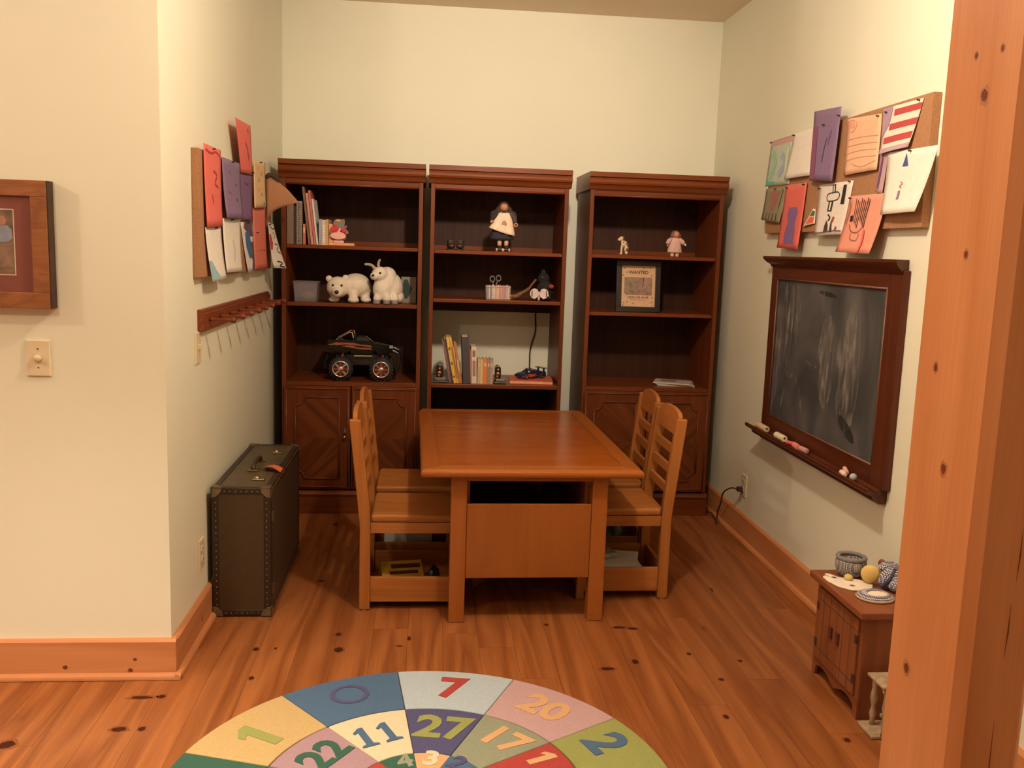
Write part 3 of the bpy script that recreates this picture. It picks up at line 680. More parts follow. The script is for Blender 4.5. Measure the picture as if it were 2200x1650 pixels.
paper('white sheet scribbled in dark purple and blue on left cork board', [(4.107, 1.558), (4.385, 1.572), (4.409, 1.336), (4.238, 1.341)], XBL, 1, (.75, .70, .66),
      [('r', (.13, .07, .12), [(.3, 1, .0), (.2, .9, .12), (.7, .95, .3)]), ('r', (.05, .14, .32), [(.25, .6, .2), (.2, .7, .5), (.35, .6, .72)]), ('r', (.14, .07, .10), [(.7, 1, .4), (.75, 1, .7), (.4, .95, .98)]), ('s', (.04, .25, .2), [(.7, .55), (.65, .75)], .06)], ((.5, .03),), GL, flare=.015)
paper('salmon sheet below the cream one on left cork board', [(4.387, 1.631), (4.726, 1.645), (4.756, 1.345), (4.41, 1.346)], XBL, 1, (.72, .20, .15), [('s', (.55, .12, .10), [(.2, .7), (.6, .68), (.9, .72)], .02)], ((.2, .4),), GL, flare=.012)
paper('white sheet with black wavy lines and a red patch, far end of left cork board', [(4.703, 1.574), (4.86, 1.568), (4.85, 1.345), (4.755, 1.348)], XBL, 1, (.74, .68, .60),
      [('r', RED, [(.02, .2, .25), (.0, .3, .45), (.02, .15, .6)]), ('s', BLK, [(.2, .04), (.5, .12), (.95, .1)], .025), ('s', BLK, [(.5, .2), (.7, .26), (.5, .34)], .02), ('s', BLK, [(.45, .45), (.8, .5), (.5, .6), (.85, .66)], .02), ('s', BLK, [(.3, .85), (.7, .88), (.4, .95), (.8, .97)], .03)], ((.1, .04),), GL, flare=.045, off=.02, tilt=.05)
# brown paper that sticks out from the board
t = thing('paper_cone', 'large brown paper point curling out from the far end of left cork board', 'paper', (-.80, 4.74, 1.58))
bm = B(); nu, nv = 10, 8; gg = []
for i in range(nu+1):
    u = i/nu; top = Vector((XBL+.008+.150*u, 4.728+.05*u, 1.800-.035*u-.085*u*u)); bot = Vector((XBL+.012+.150*u**1.2, 4.732+.046*u, 1.575+.105*u**.45))
    gg.append([bm.verts.new(top*(1-v/nv)+bot*(v/nv)+Vector((.0, -.006*math.sin(math.pi*v/nv)*(1-u), 0))) for v in range(nv+1)])
for i in range(nu):
    for v in range(nv): bm.faces.new((gg[i][v], gg[i+1][v], gg[i+1][v+1], gg[i][v+1]))
o = obj('sheet', bm, ink((.36, .165, .075)), t, smooth=True); md = o.modifiers.new('s', 'SOLIDIFY'); md.thickness = .001
bm = tube(B(), smoothpts([(XBL+.006, 4.725, 1.79), (XBL+.022, 4.725, 1.806), (XBL+.045, 4.728, 1.80), (XBL+.07, 4.732, 1.778)]), [.004, .008, .010, .011, .011, .012, .011, .011, .010, .009, .009, .008, .008, .007, .006, .005, .004, .003, .002][:19], 8)
obj('dark_edging', bm, ink((.05, .02, .012)), t, smooth=True)

# ---------------------------------------------------------------- peg rail
t = thing('peg_rail', 'reddish wooden peg rail on the left wall below the cork board', 'peg rail', (XL+.01, 4.16, 1.14))
prof = [(XL+.0005, 1.140), (XL+.019, 1.140), (XL+.024, 1.146), (XL+.024, 1.206), (XL+.018, 1.210), (XL+.018, 1.216), (XL+.013, 1.222), (XL+.0005, 1.222)]
obj('backboard', prism(B(), prof, 3.452, 4.885, 'y'), M['rail_y'], t)
for i in range(8):
    y = 3.535+.1765*i
    bm = lathe(B(), [(.0075, .0), (.0072, .012), (.006, .03), (.0062, .06), (.0085, .076), (.0115, .084), (.012, .091), (.009, .098), (.004, .100)], (XL+.024, y, 1.181), 12, 'x', M=None)
    obj('peg', bm, M['rail_y'], t, smooth=True)

# ---------------------------------------------------------------- switches and outlets
def plate(bm, o, u, n, w_, h):
    """bevelled cover plate: o centre on the wall, u horizontal dir, n out of the wall"""
    o, u, n = Vector(o), Vector(u), Vector(n); z = Vector((0, 0, 1)); v = []
    for d, k in ((0, 1), (.0035, 1), (.0065, .86)):
        kw = w_/2-(1-k)*w_*.5*.6; kh = h/2-(1-k)*w_*.5*.6
        v.append([bm.verts.new(o+u*a*kw+z*b*kh+n*(d+.0004)) for a, b in ((-1, -1), (1, -1), (1, 1), (-1, 1))])
    for a, b in zip(v, v[1:]):
        for i in range(4): bm.faces.new((a[i], a[(i+1) % 4], b[(i+1) % 4], b[i]))
    bm.faces.new(v[0][::-1]); bm.faces.new(v[-1]); return bm
t = thing('light_switch', 'ivory dimmer switch below the framed picture', 'light switch', (-1.238, YF-.004, 1.028))
obj('cover_plate', plate(B(), (-1.238, YF, 1.086), (1, 0, 0), (0, -1, 0), .075, .118), M['ivory'], t)
obj('knob', lathe(B(), [(.013, -.0065), (.0115, -.014), (.009, -.021), (.003, -.022)], (-1.238, YF, 1.086), 16, 'y'), plain('ivory2', (.66, .54, .34), .35), t, smooth=True)
bm = B(); cyl(bm, (-1.238, YF-.006, 1.116), (-1.238, YF-.0078, 1.116), .003, n=8); cyl(bm, (-1.238, YF-.006, 1.056), (-1.238, YF-.0078, 1.056), .003, n=8); obj('screws', bm, M['brass'], t, kind='stuff')
t = thing('light_switch', 'ivory switch on the alcove wall left of the peg rail', 'light switch', (XL+.004, 3.441, 1.022))
obj('cover_plate', plate(B(), (XL, 3.441, 1.083), (0, 1, 0), (1, 0, 0), .078, .118), M['ivory'], t)
bm = B(); box(bm, XL+.0065, XL+.018, 3.436, 3.446, 1.078, 1.096, ); obj('toggle', bm, M['ivory'], t, bevel=.001)
def outlet(label, x, y, zc, s):
    t = thing('wall_outlet', label, 'outlet', (x+s*.004, y, zc-.06))
    obj('cover_plate', plate(B(), (x, y, zc), (0, 1, 0), (s, 0, 0), .076, .118), M['ivory'], t)
    for dz in (.021, -.021):
        r = obj('receptacle', lathe(B(), [(.0165, 0), (.0165, .002), (.015, .003)] if s > 0 else [(.0165, 0), (.0165, -.002), (.015, -.003)], (x+s*.0065, y, zc+dz), 16, 'x', sy=.85), M['ivory'], t)
        bm = B()
        for dy in (-.006, .006): box(bm, x+s*.0094, x+s*.0100, y+dy-.0012, y+dy+.0012, zc+dz-.002, zc+dz+.006)
        obj('slots', bm, M['black'], r, kind='stuff')
    return t
outlet('ivory wall outlet beside the trunk on the left wall', XL, 3.442, .292, 1)
ot = outlet('ivory wall outlet with a plug in it under the chalkboard', XR, 4.572, .285, -1)
t = thing('power_cord', 'dark brown cord plugged into the right wall outlet running to the bookcase', 'cord', (1.62, 4.72, 0))
bm = B(); box(bm, XR-.040, XR-.0105, 4.558, 4.586, .252, .278); obj('plug', bm, M['cord'], t, bevel=.005)
obj('wire', tube(B(), smoothpts([(XR-.040, 4.572, .265), (XR-.065, 4.60, .262), (XR-.075, 4.68, .215), (XR-.066, 4.74, .14), (XR-.060, 4.79, .085), (XR-.062, 4.80, .03), (XR-.064, 4.79, .006), (XR-.050, 4.86, .012), (XR-.055, 4.93, .030), (XR-.065, 5.00, .010), (XR-.063, 5.10, .006)]), .0042, 8), M['cord'], t, smooth=True)

# ---------------------------------------------------------------- chalkboard
t = thing('chalkboard', 'dark mahogany framed chalkboard with chalk smears and a ledge', 'chalkboard', (XR-.02, 3.71, .62))
def bxs(name, a, b, mat, par, bevel=.002): return obj(name, bx(XR-a, XR-b, *par[1]), mat, par[0], bevel=bevel)
x0, x1 = XR-.030, XR-.001
obj('stile', bx(x0, x1, 3.088, 3.190, .655, 1.452), M['dark_z'], t, bevel=.003)
obj('stile', bx(x0, x1, 4.246, 4.325, .655, 1.452), M['dark_z'], t, bevel=.003)
obj('head_rail', bx(x0, x1, 3.1905, 4.2455, 1.385, 1.452), M['dark_y'], t, bevel=.003)
obj('foot_rail', bx(x0, x1, 3.1905, 4.2455, .655, .728), M['dark_y'], t, bevel=.003)
cr = [(XR-.001, 1.440), (XR-.034, 1.440), (XR-.040, 1.452), (XR-.055, 1.462), (XR-.066, 1.474), (XR-.070, 1.480), (XR-.070, 1.490), (XR-.001, 1.490)]
# crown returns at its ends
bm = B(); rings = []
for (x, z) in cr:
    e = (XR-x)*.75
    rings.append((bm.verts.new((x, 3.088-e*.8+.022, z)), bm.verts.new((x, 4.325+e-.022, z))))
for a, b in zip(rings, rings[1:]+rings[:1]): bm.faces.new((a[0], a[1], b[1], b[0]))
bm.faces.new([r[0] for r in rings]); bm.faces.new([r[1] for r in rings][::-1])
obj('crown', bm, M['dark_y'], t)
# slate with chalk dust
m, nt, b = newmat('chalk_slate')
tc = nd(nt, 'ShaderNodeTexCoord'); mp = nd(nt, 'ShaderNodeMapping'); mp.inputs['Scale'].default_value = (1, 1.5, .8); lk(nt, tc.outputs['Object'], mp.inputs[0])
n1 = nd(nt, 'ShaderNodeTexNoise'); n1.inputs['Scale'].default_value = 2.4; n1.inputs['Detail'].default_value = 4; n1.inputs['Distortion'].default_value = 1.4; lk(nt, mp.outputs[0], n1.inputs['Vector'])
rp_ = nd(nt, 'ShaderNodeValToRGB'); rp_.color_ramp.elements[0].position = .36; rp_.color_ramp.elements[1].position = .72
rp_.color_ramp.elements[0].color = (.038, .038, .041, 1); rp_.color_ramp.elements[1].color = (.115, .108, .110, 1)
lk(nt, n1.outputs['Fac'], rp_.inputs[0]); lk(nt, rp_.outputs[0], b.inputs['Base Color']); b.inputs['Roughness'].default_value = .75
M['slate'] = m
sl = obj('slate', bx(XR-.022, XR-.002, 3.1905, 4.2455, .7285, 1.3845), m, t)
bm = B()
for p, q in (((3.1905, .7285), (4.2455, .7285)), ((4.2455, .7285), (4.2455, 1.3845)), ((4.2455, 1.3845), (3.1905, 1.3845)), ((3.1905, 1.3845), (3.1905, .7285))):
    cyl(bm, (XR-.028, *p), (XR-.028, *q), .0045, n=8)
obj('inner_bead', bm, plain('bead_wood', (.16, .065, .035), .45), t, smooth=True)
fs = lambda u, v, lift=0: Vector((XR-.0222-lift, 4.2455-1.055*u, 1.3845-.656*v))
def smear(name, col, lo, hi, top):
    m, nt, b = newmat(name); b.inputs['Base Color'].default_value = (*col, 1); b.inputs['Roughness'].default_value = .9
    tc = nd(nt, 'ShaderNodeTexCoord'); mp = nd(nt, 'ShaderNodeMapping'); mp.inputs['Scale'].default_value = (1, 5, 1.4); n = nd(nt, 'ShaderNodeTexNoise'); n.inputs['Scale'].default_value = 7; n.inputs['Detail'].default_value = 5
    lk(nt, tc.outputs['Object'], mp.inputs[0]); lk(nt, mp.outputs[0], n.inputs['Vector'])
    mr = nd(nt, 'ShaderNodeMapRange'); mr.inputs['From Min'].default_value = lo; mr.inputs['From Max'].default_value = hi; mr.inputs['To Max'].default_value = top
    lk(nt, n.outputs['Fac'], mr.inputs['Value']); lk(nt, mr.outputs[0], b.inputs['Alpha']); return m
dust = smear('chalk_dust', (.24, .22, .20), .38, .72, .95); dark = smear('wiped_slate', (.018, .018, .019), .30, .60, .95)
for pts, wd in (([(.10, .03), (.09, .3), (.08, .62)], .05), ([(.17, .03), (.16, .2), (.15, .45), (.13, .66)], .07), ([(.22, .03), (.24, .2), (.22, .5)], .05), ([(.75, .1), (.74, .5), (.75, .9)], .2), ([(.56, .2), (.55, .5), (.56, .8)], .14), ([(.04, .2), (.04, .6), (.04, .95)], .05), ([(.12, .92), (.16, .75), (.22, .66), (.29, .70), (.34, .85), (.36, .95)], .022), ([(.53, .22), (.50, .3), (.47, .5)], .02), ([(.33, .52), (.42, .55), (.5, .55)], .012)):
    obj('chalk_smear', stroke(fs, pts, wd, .0004, True), dust, sl)
for pts, wd in (([(.70, .80), (.76, .86), (.84, .93)], .07), ([(.44, .06), (.52, .07), (.6, .08)], .03)):
    obj('wiped_patch', stroke(fs, pts, wd, .0006, True), dark, sl)
# ledge with a lipped ogee profile
pr = [(XR-.001, .600), (XR-.032, .600), (XR-.040, .612), (XR-.066, .620), (XR-.072, .636), (XR-.092, .645), (XR-.099, .652), (XR-.099, .664), (XR-.094, .667), (XR-.086, .656), (XR-.045, .650), (XR-.031, .656), (XR-.001, .656)]
bm = B(); rings = []
for (x, z) in pr:
    e = max(0, (XR-x)-.03)
    rings.append((bm.verts.new((x, 3.110-e*.62, z)), bm.verts.new((x, 4.318+e*.62, z))))
for a, b2 in zip(rings, rings[1:]+rings[:1]): bm.faces.new((a[0], a[1], b2[1], b2[0]))
bm.faces.new([r[0] for r in rings]); bm.faces.new([r[1] for r in rings][::-1])
obj('ledge', bm, M['dark_y'], t)
# things on the ledge
def holder(label, y, x, L, col, snout):
    t = thing('chalk_holder', label, 'chalk holder', (x, y, .652))
    bm = B(); pts = [(x+.016*math.cos(R(a+22.5)), .669+.016*math.sin(R(a+22.5))) for a in range(0, 360, 45)]
    prism(bm, pts, y-L/2, y+L/2, 'y'); obj('block', bm, ink(col), t, bevel=.003)
    bm = B(); cyl(bm, (x, y-L/2+.001, .672), (x, y-L/2-.0006, .672), .0045, n=10); obj('hole', bm, M['black'], t)
    if snout: bm = B(); cyl(bm, (x+.004, y+L/2-.004, .664), (x+.004, y+L/2+.022, .664), .009, n=12); obj('chalk_end', bm, ink(snout), t, smooth=True, bevel=.002)
XC = XR-.064
holder('beige chalk holder at the far end of the chalkboard ledge', 4.215, XC, .12, (.62, .44, .28), (.60, .40, .28))
holder('cream chalk holder with a dark hole on the chalkboard ledge', 3.985, XC, .10, (.80, .70, .46), (.66, .48, .28))
def chalk(label, y, x, z, L, r, col, rz=0, rx=0):
    bm = B(); m = TR(x, y, z) @ rotz(rz) @ rotx(rx); n = 14
    lathe(bm, [(r*.8, -L/2), (r, -L/2+.002), (r, L/2-.002), (r*.8, L/2)], (0, 0, 0), n, 'y', M=m)
    tag(obj('chalk_stick', bm, ink(col), smooth=True, bevel=.0008), label, 'chalk')
chalk('short red chalk stub beside the cream holder', 3.885, XC+.004, .663, .035, .009, (.70, .12, .12), 25)
chalk('fat pink chalk stick in the middle of the ledge', 3.80, XC-.002, .667, .055, .0135, (.78, .24, .20), -6)
chalk('mauve chalk stick next to the fat pink one', 3.725, XC+.002, .666, .06, .0125, (.55, .27, .26), 4)
chalk('pale pink chalk stick leaning near the right end of the ledge', 3.335, XC+.008, .671, .05, .009, (.72, .40, .36), -14, 10)
chalk('white chalk stick lying near the right end of the ledge', 3.318, XC-.010, .664, .055, .0095, (.85, .66, .58), -10)
t2 = tag(obj('chalk_ball', ball(B(), (XC-.004, 3.245, .668), .0145, 16, 10), ink((.42, .45, .47)), smooth=True), 'small grey ball at the right end of the chalkboard ledge', 'ball')

# ---------------------------------------------------------------- framed picture at the left
t = thing('framed_picture', 'wood framed family photograph with a brown mat on the left wall', 'picture', (-1.45, YF-.02, 1.25))
fx0, fx1, fz0, fz1 = -1.72, -1.178, 1.248, 1.642
yf, yb = YF-.046, YF-.001
mf = wood('frame_burl_x', (.34, .135, .052), (.22, .080, .030), 'x', .45, ring=16, stretch=3, rand=.05)
fw = .049
for a, b_, c_, d_ in ((fx0, fx1, fz1-fw, fz1), (fx0, fx1, fz0, fz0+fw)):
    obj('frame_rail', bx(a, b_, yf, yb, c_, d_), mf, t, bevel=.002)
for a, b_ in ((fx0, fx0+fw), (fx1-fw, fx1)): obj('frame_stile', bx(a, b_, yf, yb, fz0+fw, fz1-fw), mf, t, bevel=.002)
obj('bark_edge', bx(fx1, fx1+.004, yf+.002, yb, fz0, fz1), plain('bark', (.04, .018, .008), .8, var=.3), t)
obj('mat_board', bx(fx0+fw, fx1-fw, yf+.010, yf+.014, fz0+fw, fz1-fw), plain('mat_brown', (.20, .060, .042), .8, var=.03), t)
px0, px1, pz0, pz1 = -1.615, -1.283, 1.352, 1.55
ph = obj('photograph', bx(px0, px1, yf+.0095, yf+.0105, pz0, pz1), plain('photo_ground', (.17, .105, .06), .5, var=.5, scale=25), t)
obj('mat_bevel', bx(px0-.003, px1+.003, yf+.0098, yf+.0108, pz0-.003, pz1+.003), plain('bevel_white', (.6, .5, .4), .7), t)
bm = B(); prism(bm, [(-1.36, 1.50), (-1.30, 1.502), (-1.288, 1.49), (-1.288, 1.462), (-1.30, 1.452), (-1.345, 1.45), (-1.37, 1.46)], yf+.0090, yf+.0096, 'y'); obj('blue_shirt_print', bm, plain('print_blue', (.22, .25, .34), .5, var=.2), ph)
bm = B(); prism(bm, [(-1.315+.012*math.cos(R(a)), 1.517+.015*math.sin(R(a))) for a in range(0, 360, 30)], yf+.0090, yf+.0096, 'y'); obj('face_print', bm, plain('print_skin', (.36, .17, .12), .5), ph)
bm = B(); prism(bm, [(px0+.002, 1.38), (px0+.002, 1.40), (-1.31, 1.45), (-1.286, 1.45), (-1.286, 1.375)], yf+.0092, yf+.0096, 'y'); obj('ground_print', bm, plain('print_tan', (.22, .13, .09), .5, var=.4), ph)

# ---------------------------------------------------------------- trunk
t = thing('travel_trunk', 'old brown travel trunk with studded edges standing against the left wall', 'trunk', (-.70, 3.93, 0))
kx0, kx1, ky0, ky1, kz0, kz1 = -.823, -.597, 3.530, 4.330, .004, .528
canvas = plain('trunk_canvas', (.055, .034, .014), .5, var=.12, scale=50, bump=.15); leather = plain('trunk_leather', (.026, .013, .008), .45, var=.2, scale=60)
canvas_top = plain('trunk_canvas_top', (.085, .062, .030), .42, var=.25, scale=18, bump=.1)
obj('body', bx(kx0+.003, kx1-.003, ky0+.003, ky1-.003, kz0+.003, kz1-.003), canvas, t, bevel=.008)
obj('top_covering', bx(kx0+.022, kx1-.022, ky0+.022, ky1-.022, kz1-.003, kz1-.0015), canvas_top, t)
ew = .027
def strip(a): return obj('edge_binding', bx(*a), leather, t, bevel=.004)
for x in (kx0, kx1-ew):
    for z in (kz0, kz1-ew): strip((x, x+ew, ky0+.02, ky1-.02, z, z+ew))
    for y in (ky0, ky1-ew): strip((x, x+ew, y, y+ew, kz0+.02, kz1-.02))
for y in (ky0, ky1-ew):
    for z in (kz0, kz1-ew): strip((kx0+.02, kx1-.02, y, y+ew, z, z+ew))
obj('lid_seam', bx(kx1-.0032, kx1-.0022, ky0+.052, ky0+.056, kz0+.02, kz1-.02), leather, t)
corner = plain('trunk_corner', (.20, .155, .10), .4, metal=.6, var=.25)
for x, sx in ((kx0, 1), (kx1, -1)):
    for y, sy in ((ky0, 1), (ky1, -1)):
        for z, sz in ((kz0, 1), (kz1, -1)):
            bm = B(); c = .040; e = .002
            for ax in range(3):
                pts = [(-e, -e), (c, -e), (c*.9, c*.45), (c*.45, c*.9), (-e, c)]
                v0 = []
                for d in (-e, .003):
                    ring = []
                    for p, q in pts:
                        L = [0, 0, 0]; L[ax] = d; L[(ax+1) % 3] = p; L[(ax+2) % 3] = q
                        ring.append(bm.verts.new((x+sx*L[0], y+sy*L[1], z+sz*L[2])))
                    v0.append(ring)
                bm.faces.new(v0[0]); bm.faces.new(v0[1][::-1])
                for i in range(5): bm.faces.new((v0[0][i], v0[0][(i+1) % 5], v0[1][(i+1) % 5], v0[1][i]))
            obj('corner_cap', bm, corner, t, bevel=.0015)
bm = B()
def stud(p, r=.0028): ball(bm, p, r, 6, 4)
for i in range(18):
    z = .052+.0245*i
    for x in (kx0+.016, kx1-.016): stud((x, ky0, z))
for i in range(7):
    x = kx0+.05+.021*i
    for z in (kz0+.014, kz1-.014): stud((x, ky0, z))
for i in range(26):
    y = ky0+.05+.028*i
    stud((kx1, y, kz1-.012)); stud((kx1, y, kz0+.012))
obj('nail_heads', bm, M['brass'], t, kind='stuff')
# handle and hardware on top
hy = 3.90; hx = -.715
bm = tube(B(), smoothpts([(hx, hy-.085, kz1+.004), (hx, hy-.07, kz1+.020), (hx, hy, kz1+.030), (hx, hy+.07, kz1+.020), (hx, hy+.085, kz1+.004)]), .009, 8)
obj('handle', bm, plain('handle_leather', (.05, .028, .015), .5), t, smooth=True)
for s_ in (-1, 1):
    obj('handle_bracket', bx(hx-.022, hx+.022, hy+s_*.092-.012, hy+s_*.092+.012, kz1-.001, kz1+.006), M['brass'], t, bevel=.002)
for y in (3.66, 4.14):
    l = obj('latch', bx(-.690, -.640, y-.014, y+.014, kz1-.001, kz1+.006), M['brass'], t, bevel=.002)
    obj('latch_knob', ball(B(), (-.672, y, kz1+.008), (.009, .007, .006), 10, 8), M['chrome'], l, smooth=True)
obj('hasp', bx(-.650, -.620, hy-.028, hy+.028, kz1-.001, kz1+.005), M['brass'], t, bevel=.002)
for z in (.40, .10):
    obj('side_hinge', bx(kx1-.004, kx1+.002, ky0+.042, ky0+.066, z-.018, z+.018), corner, t)
bm = B(); gg = [[bm.verts.new((-.672+.075*u/4, 3.80+.035*v-.006*u, kz1+.018+.010*math.sin(u*.9)-.008*v*(1-u/4)-.0025*u)) for v in range(3)] for u in range(5)]
for u in range(4):
    for v in range(2): bm.faces.new((gg[u][v], gg[u+1][v], gg[u+1][v+1], gg[u][v+1]))
o = obj('luggage_tag', bm, plain('tag_red', (.60, .13, .06), .6), t, label='orange-red paper luggage tag'); md = o.modifiers.new('s', 'SOLIDIFY'); md.thickness = .002

# ---------------------------------------------------------------- rug
RC = Vector((.008, 2.302)); RT = .016
t = thing('number_rug', 'round wool rug in coloured wedges with carved numbers', 'rug', (RC.x, RC.y, 0))
def pile(name, c): return plain(name, tuple(x*.72 for x in c), .95, var=.10, scale=220, bump=.35)
PC = dict(paleblue=(.50, .60, .68), blue=(.075, .155, .285), yellow=(.62, .44, .19), green=(.035, .125, .085), pink=(.58, .38, .40), olive=(.34, .37, .11), navy=(.085, .085, .21), cream=(.83, .70, .48), mauve=(.44, .28, .33), sage=(.31, .34, .24), red=(.46, .055, .045), peach=(.76, .45, .22))
outer = {-1: 'olive', 0: 'pink', 1: 'paleblue', 2: 'blue', 3: 'yellow', 4: 'green', 5: 'cream', 6: 'red', 7: 'navy', 8: 'sage', 9: 'mauve'}
middle = {-1: 'red', 0: 'sage', 1: 'navy', 2: 'cream', 3: 'mauve', 4: 'blue', 5: 'olive', 6: 'pink', 7: 'yellow', 8: 'paleblue', 9: 'green'}
inner = {-1: 'yellow', 0: 'blue', 1: 'peach', 2: 'green', 3: 'red', 4: 'paleblue', 5: 'navy', 6: 'sage', 7: 'mauve', 8: 'cream', 9: 'olive'}
_one = [(-.20, .20), (-.02, .36), (.12, .36), (.12, -.36), (-.06, -.36), (-.06, .16), (-.18, .08)]
_onef = [(-.16, .22), (-.02, .36), (.08, .36), (.08, -.26), (.18, -.30), (.18, -.36), (-.16, -.36), (-.16, -.30), (-.06, -.26), (-.06, .20), (-.14, .16)]
GLYPH = {'1': [_one], '11': [[(x-.24, y) for x, y in _onef], [(x+.24, y) for x, y in _onef]]}
ST = 360/11; A0 = 31.5
numer = {('o', -1): ('2', 'blue', .592, 22, .185), ('o', 0): ('20', 'peach', .588, 48.5, .165), ('o', 1): ('7', 'red', .588, 80.5, .185), ('o', 2): ('0', 'navy', .598, 113.5, .23), ('o', 3): ('1', 'olive', .571, 148.5, .21),
         ('m', 3): ('22', 'green', .335, 146, .15), ('m', 2): ('11', 'blue', .325, 115, .155), ('m', 1): ('27', 'olive', .330, 79, .175), ('m', 0): ('17', 'peach', .352, 46, .15), ('m', -1): ('1', 'peach', .378, 23, .13),
         ('i', 2): ('4', 'sage', .152, 108, .09), ('i', 1): ('3', 'cream', .158, 80, .10), ('i', 0): ('2', 'navy', .165, 52, .09)}
for ring, r0, r1, tab in (('o', .452, .715, outer), ('m', .192, .450, middle), ('i', .004, .190, inner)):
    for i in range(-1, 10):
        a0, a1 = A0+ST*i, A0+ST*(i+1); n = 12
        gp = .0012
        pts = [(RC.x+r1*math.cos(R(a0+(a1-a0)*k/n)), RC.y+r1*math.sin(R(a0+(a1-a0)*k/n))) for k in range(n+1)] + [(RC.x+r0*math.cos(R(a1+(a0-a1)*k/n)), RC.y+r0*math.sin(R(a1+(a0-a1)*k/n))) for k in range(n+1)]
        ce = sum((Vector(p) for p in pts), Vector((0, 0)))/len(pts)
        pts = [tuple(Vector(p)+(ce-Vector(p)).normalized()*gp) for p in pts]
        sg = obj('rug_wedge', prism(B(), pts, .0005, RT, 'z'), pile('pile_'+tab[i], PC[tab[i]]), t, bevel=.003)
        if (ring, i) in numer:
            s_, colr, rr, ang, size = numer[(ring, i)]
            if s_ in GLYPH:
                bm = B()
                for pts_ in GLYPH[s_]: prism(bm, [(x_*size, y_*size) for x_, y_ in pts_], -.0012, .0012, 'z')
            elif s_ == '0':
                bm = B(); rr_ = [[], [], [], []]
                for k_ in range(28):
                    a_ = 2*math.pi*k_/28; th = .011*(1+.5*abs(math.cos(a_)))
                    for q_, (d_, z_) in enumerate(((0, -.0012), (0, .0012), (th, .0012), (th, -.0012))):
                        rr_[q_].append(bm.verts.new(((.064-d_)*math.cos(a_), (.062-d_)*math.sin(a_), z_)))
                for a_, b_ in zip(rr_, rr_[1:]+rr_[:1]):
                    for k_ in range(28): bm.faces.new((a_[k_], a_[(k_+1) % 28], b_[(k_+1) % 28], b_[k_]))
            else:
                bm = text_mesh(s_, size, bold=.005*size/.15, extrude=.0012)
            m = TR(RC.x+rr*math.cos(R(ang)), RC.y+rr*math.sin(R(ang)), RT+.0006) @ rotz(ang-90)
            bmesh.ops.transform(bm, matrix=m, verts=bm.verts[:])
            obj('numeral', bm, pile('pile_'+colr, PC[colr]), sg)

# ---------------------------------------------------------------- toy cabinet and what lies on it
t = thing('toy_cabinet', 'small reddish wooden doll cabinet with two doors by the right wall', 'cabinet', (1.53, 2.84, 0))
cx0, cx1, cy0, cy1, cz = 1.415, 1.645, 2.668, 3.016, .352
obj('top', bx(cx0-.026, cx1+.010, cy0-.026, cy1+.026, cz, cz+.024), M['toycab_y'], t, bevel=.004)
obj('side_panel', bx(cx0+.012, cx1, cy0, cy0+.010, .001, cz-.0005), M['toycab'], t)
obj('side_panel', bx(cx0+.012, cx1, cy1-.010, cy1, .001, cz-.0005), M['toycab'], t)
obj('back_panel', bx(cx1-.006, cx1, cy0+.010, cy1-.010, .02, cz-.0005), M['toycab'], t)
obj('bottom_board', bx(cx0+.012, cx1-.006, cy0+.010, cy1-.010, .062, .070), M['toycab_y'], t)
# scalloped apron
ym = (cy0+cy1)/2
ap = [(cy0, .001), (cy0+.022, .001)] + [(cy0+.022+.008*k/4, .006+.008*k) for k in range(5)] + [(cy0+.03+.105*k/10, .040+.010*math.sin(math.pi*k/10)) for k in range(1, 10)] + [(ym-.018, .030), (ym, .022), (ym+.018, .030)]
ap += [(2*ym-y, z) for y, z in reversed(ap[:-3])] + [(cy1, .070), (cy0, .070)]
obj('scalloped_apron', prism(B(), ap, cx0, cx0+.011, 'x'), M['toycab_y'], t)
obj('face_rail', bx(cx0, cx0+.0115, cy0, cy1, .334, cz-.0005), M['toycab_y'], t)
obj('face_stile', bx(cx0, cx0+.0115, cy0, cy0+.022, .0705, .3335), M['toycab'], t)
obj('face_stile', bx(cx0, cx0+.0115, cy1-.022, cy1, .0705, .3335), M['toycab'], t)
hw = plain('dark_iron', (.05, .028, .018), .6)
hw2 = plain('dark_red_pull', (.10, .022, .012), .55)
for k in (0, 1):
    a = cy0+.023+k*(.1515); b_ = a+.150
    if k == 0: Md = Matrix.Identity(4)
    dd = obj('door', bx(cx0-.008, cx0+.003, a, b_, .074, .331), M['toycab'], t, bevel=.0015)
    for j in range(1, 3):
        obj('door_groove', bx(cx0-.0086, cx0-.0078, a+j*.05-.0009, a+j*.05+.0009, .076, .329), hw, dd)
    for z in (.112, .292): obj('door_groove', bx(cx0-.0086, cx0-.0078, a+.002, b_-.002, z, z+.0018), hw, dd)
    y = b_-.022 if k == 0 else a+.030
    obj('door_pull', bx(cx0-.016, cx0-.008, y-.010, y+.010, .190, .232), hw2, dd, bevel=.002)
    for z in (.130, .265):
        y = a+.006 if k == 0 else b_-.006
        obj('hinge', bx(cx0-.0105, cx0-.008, y-.008, y+.008, z-.014, z+.014), hw, dd)
ZT = cz+.0245
ging = None
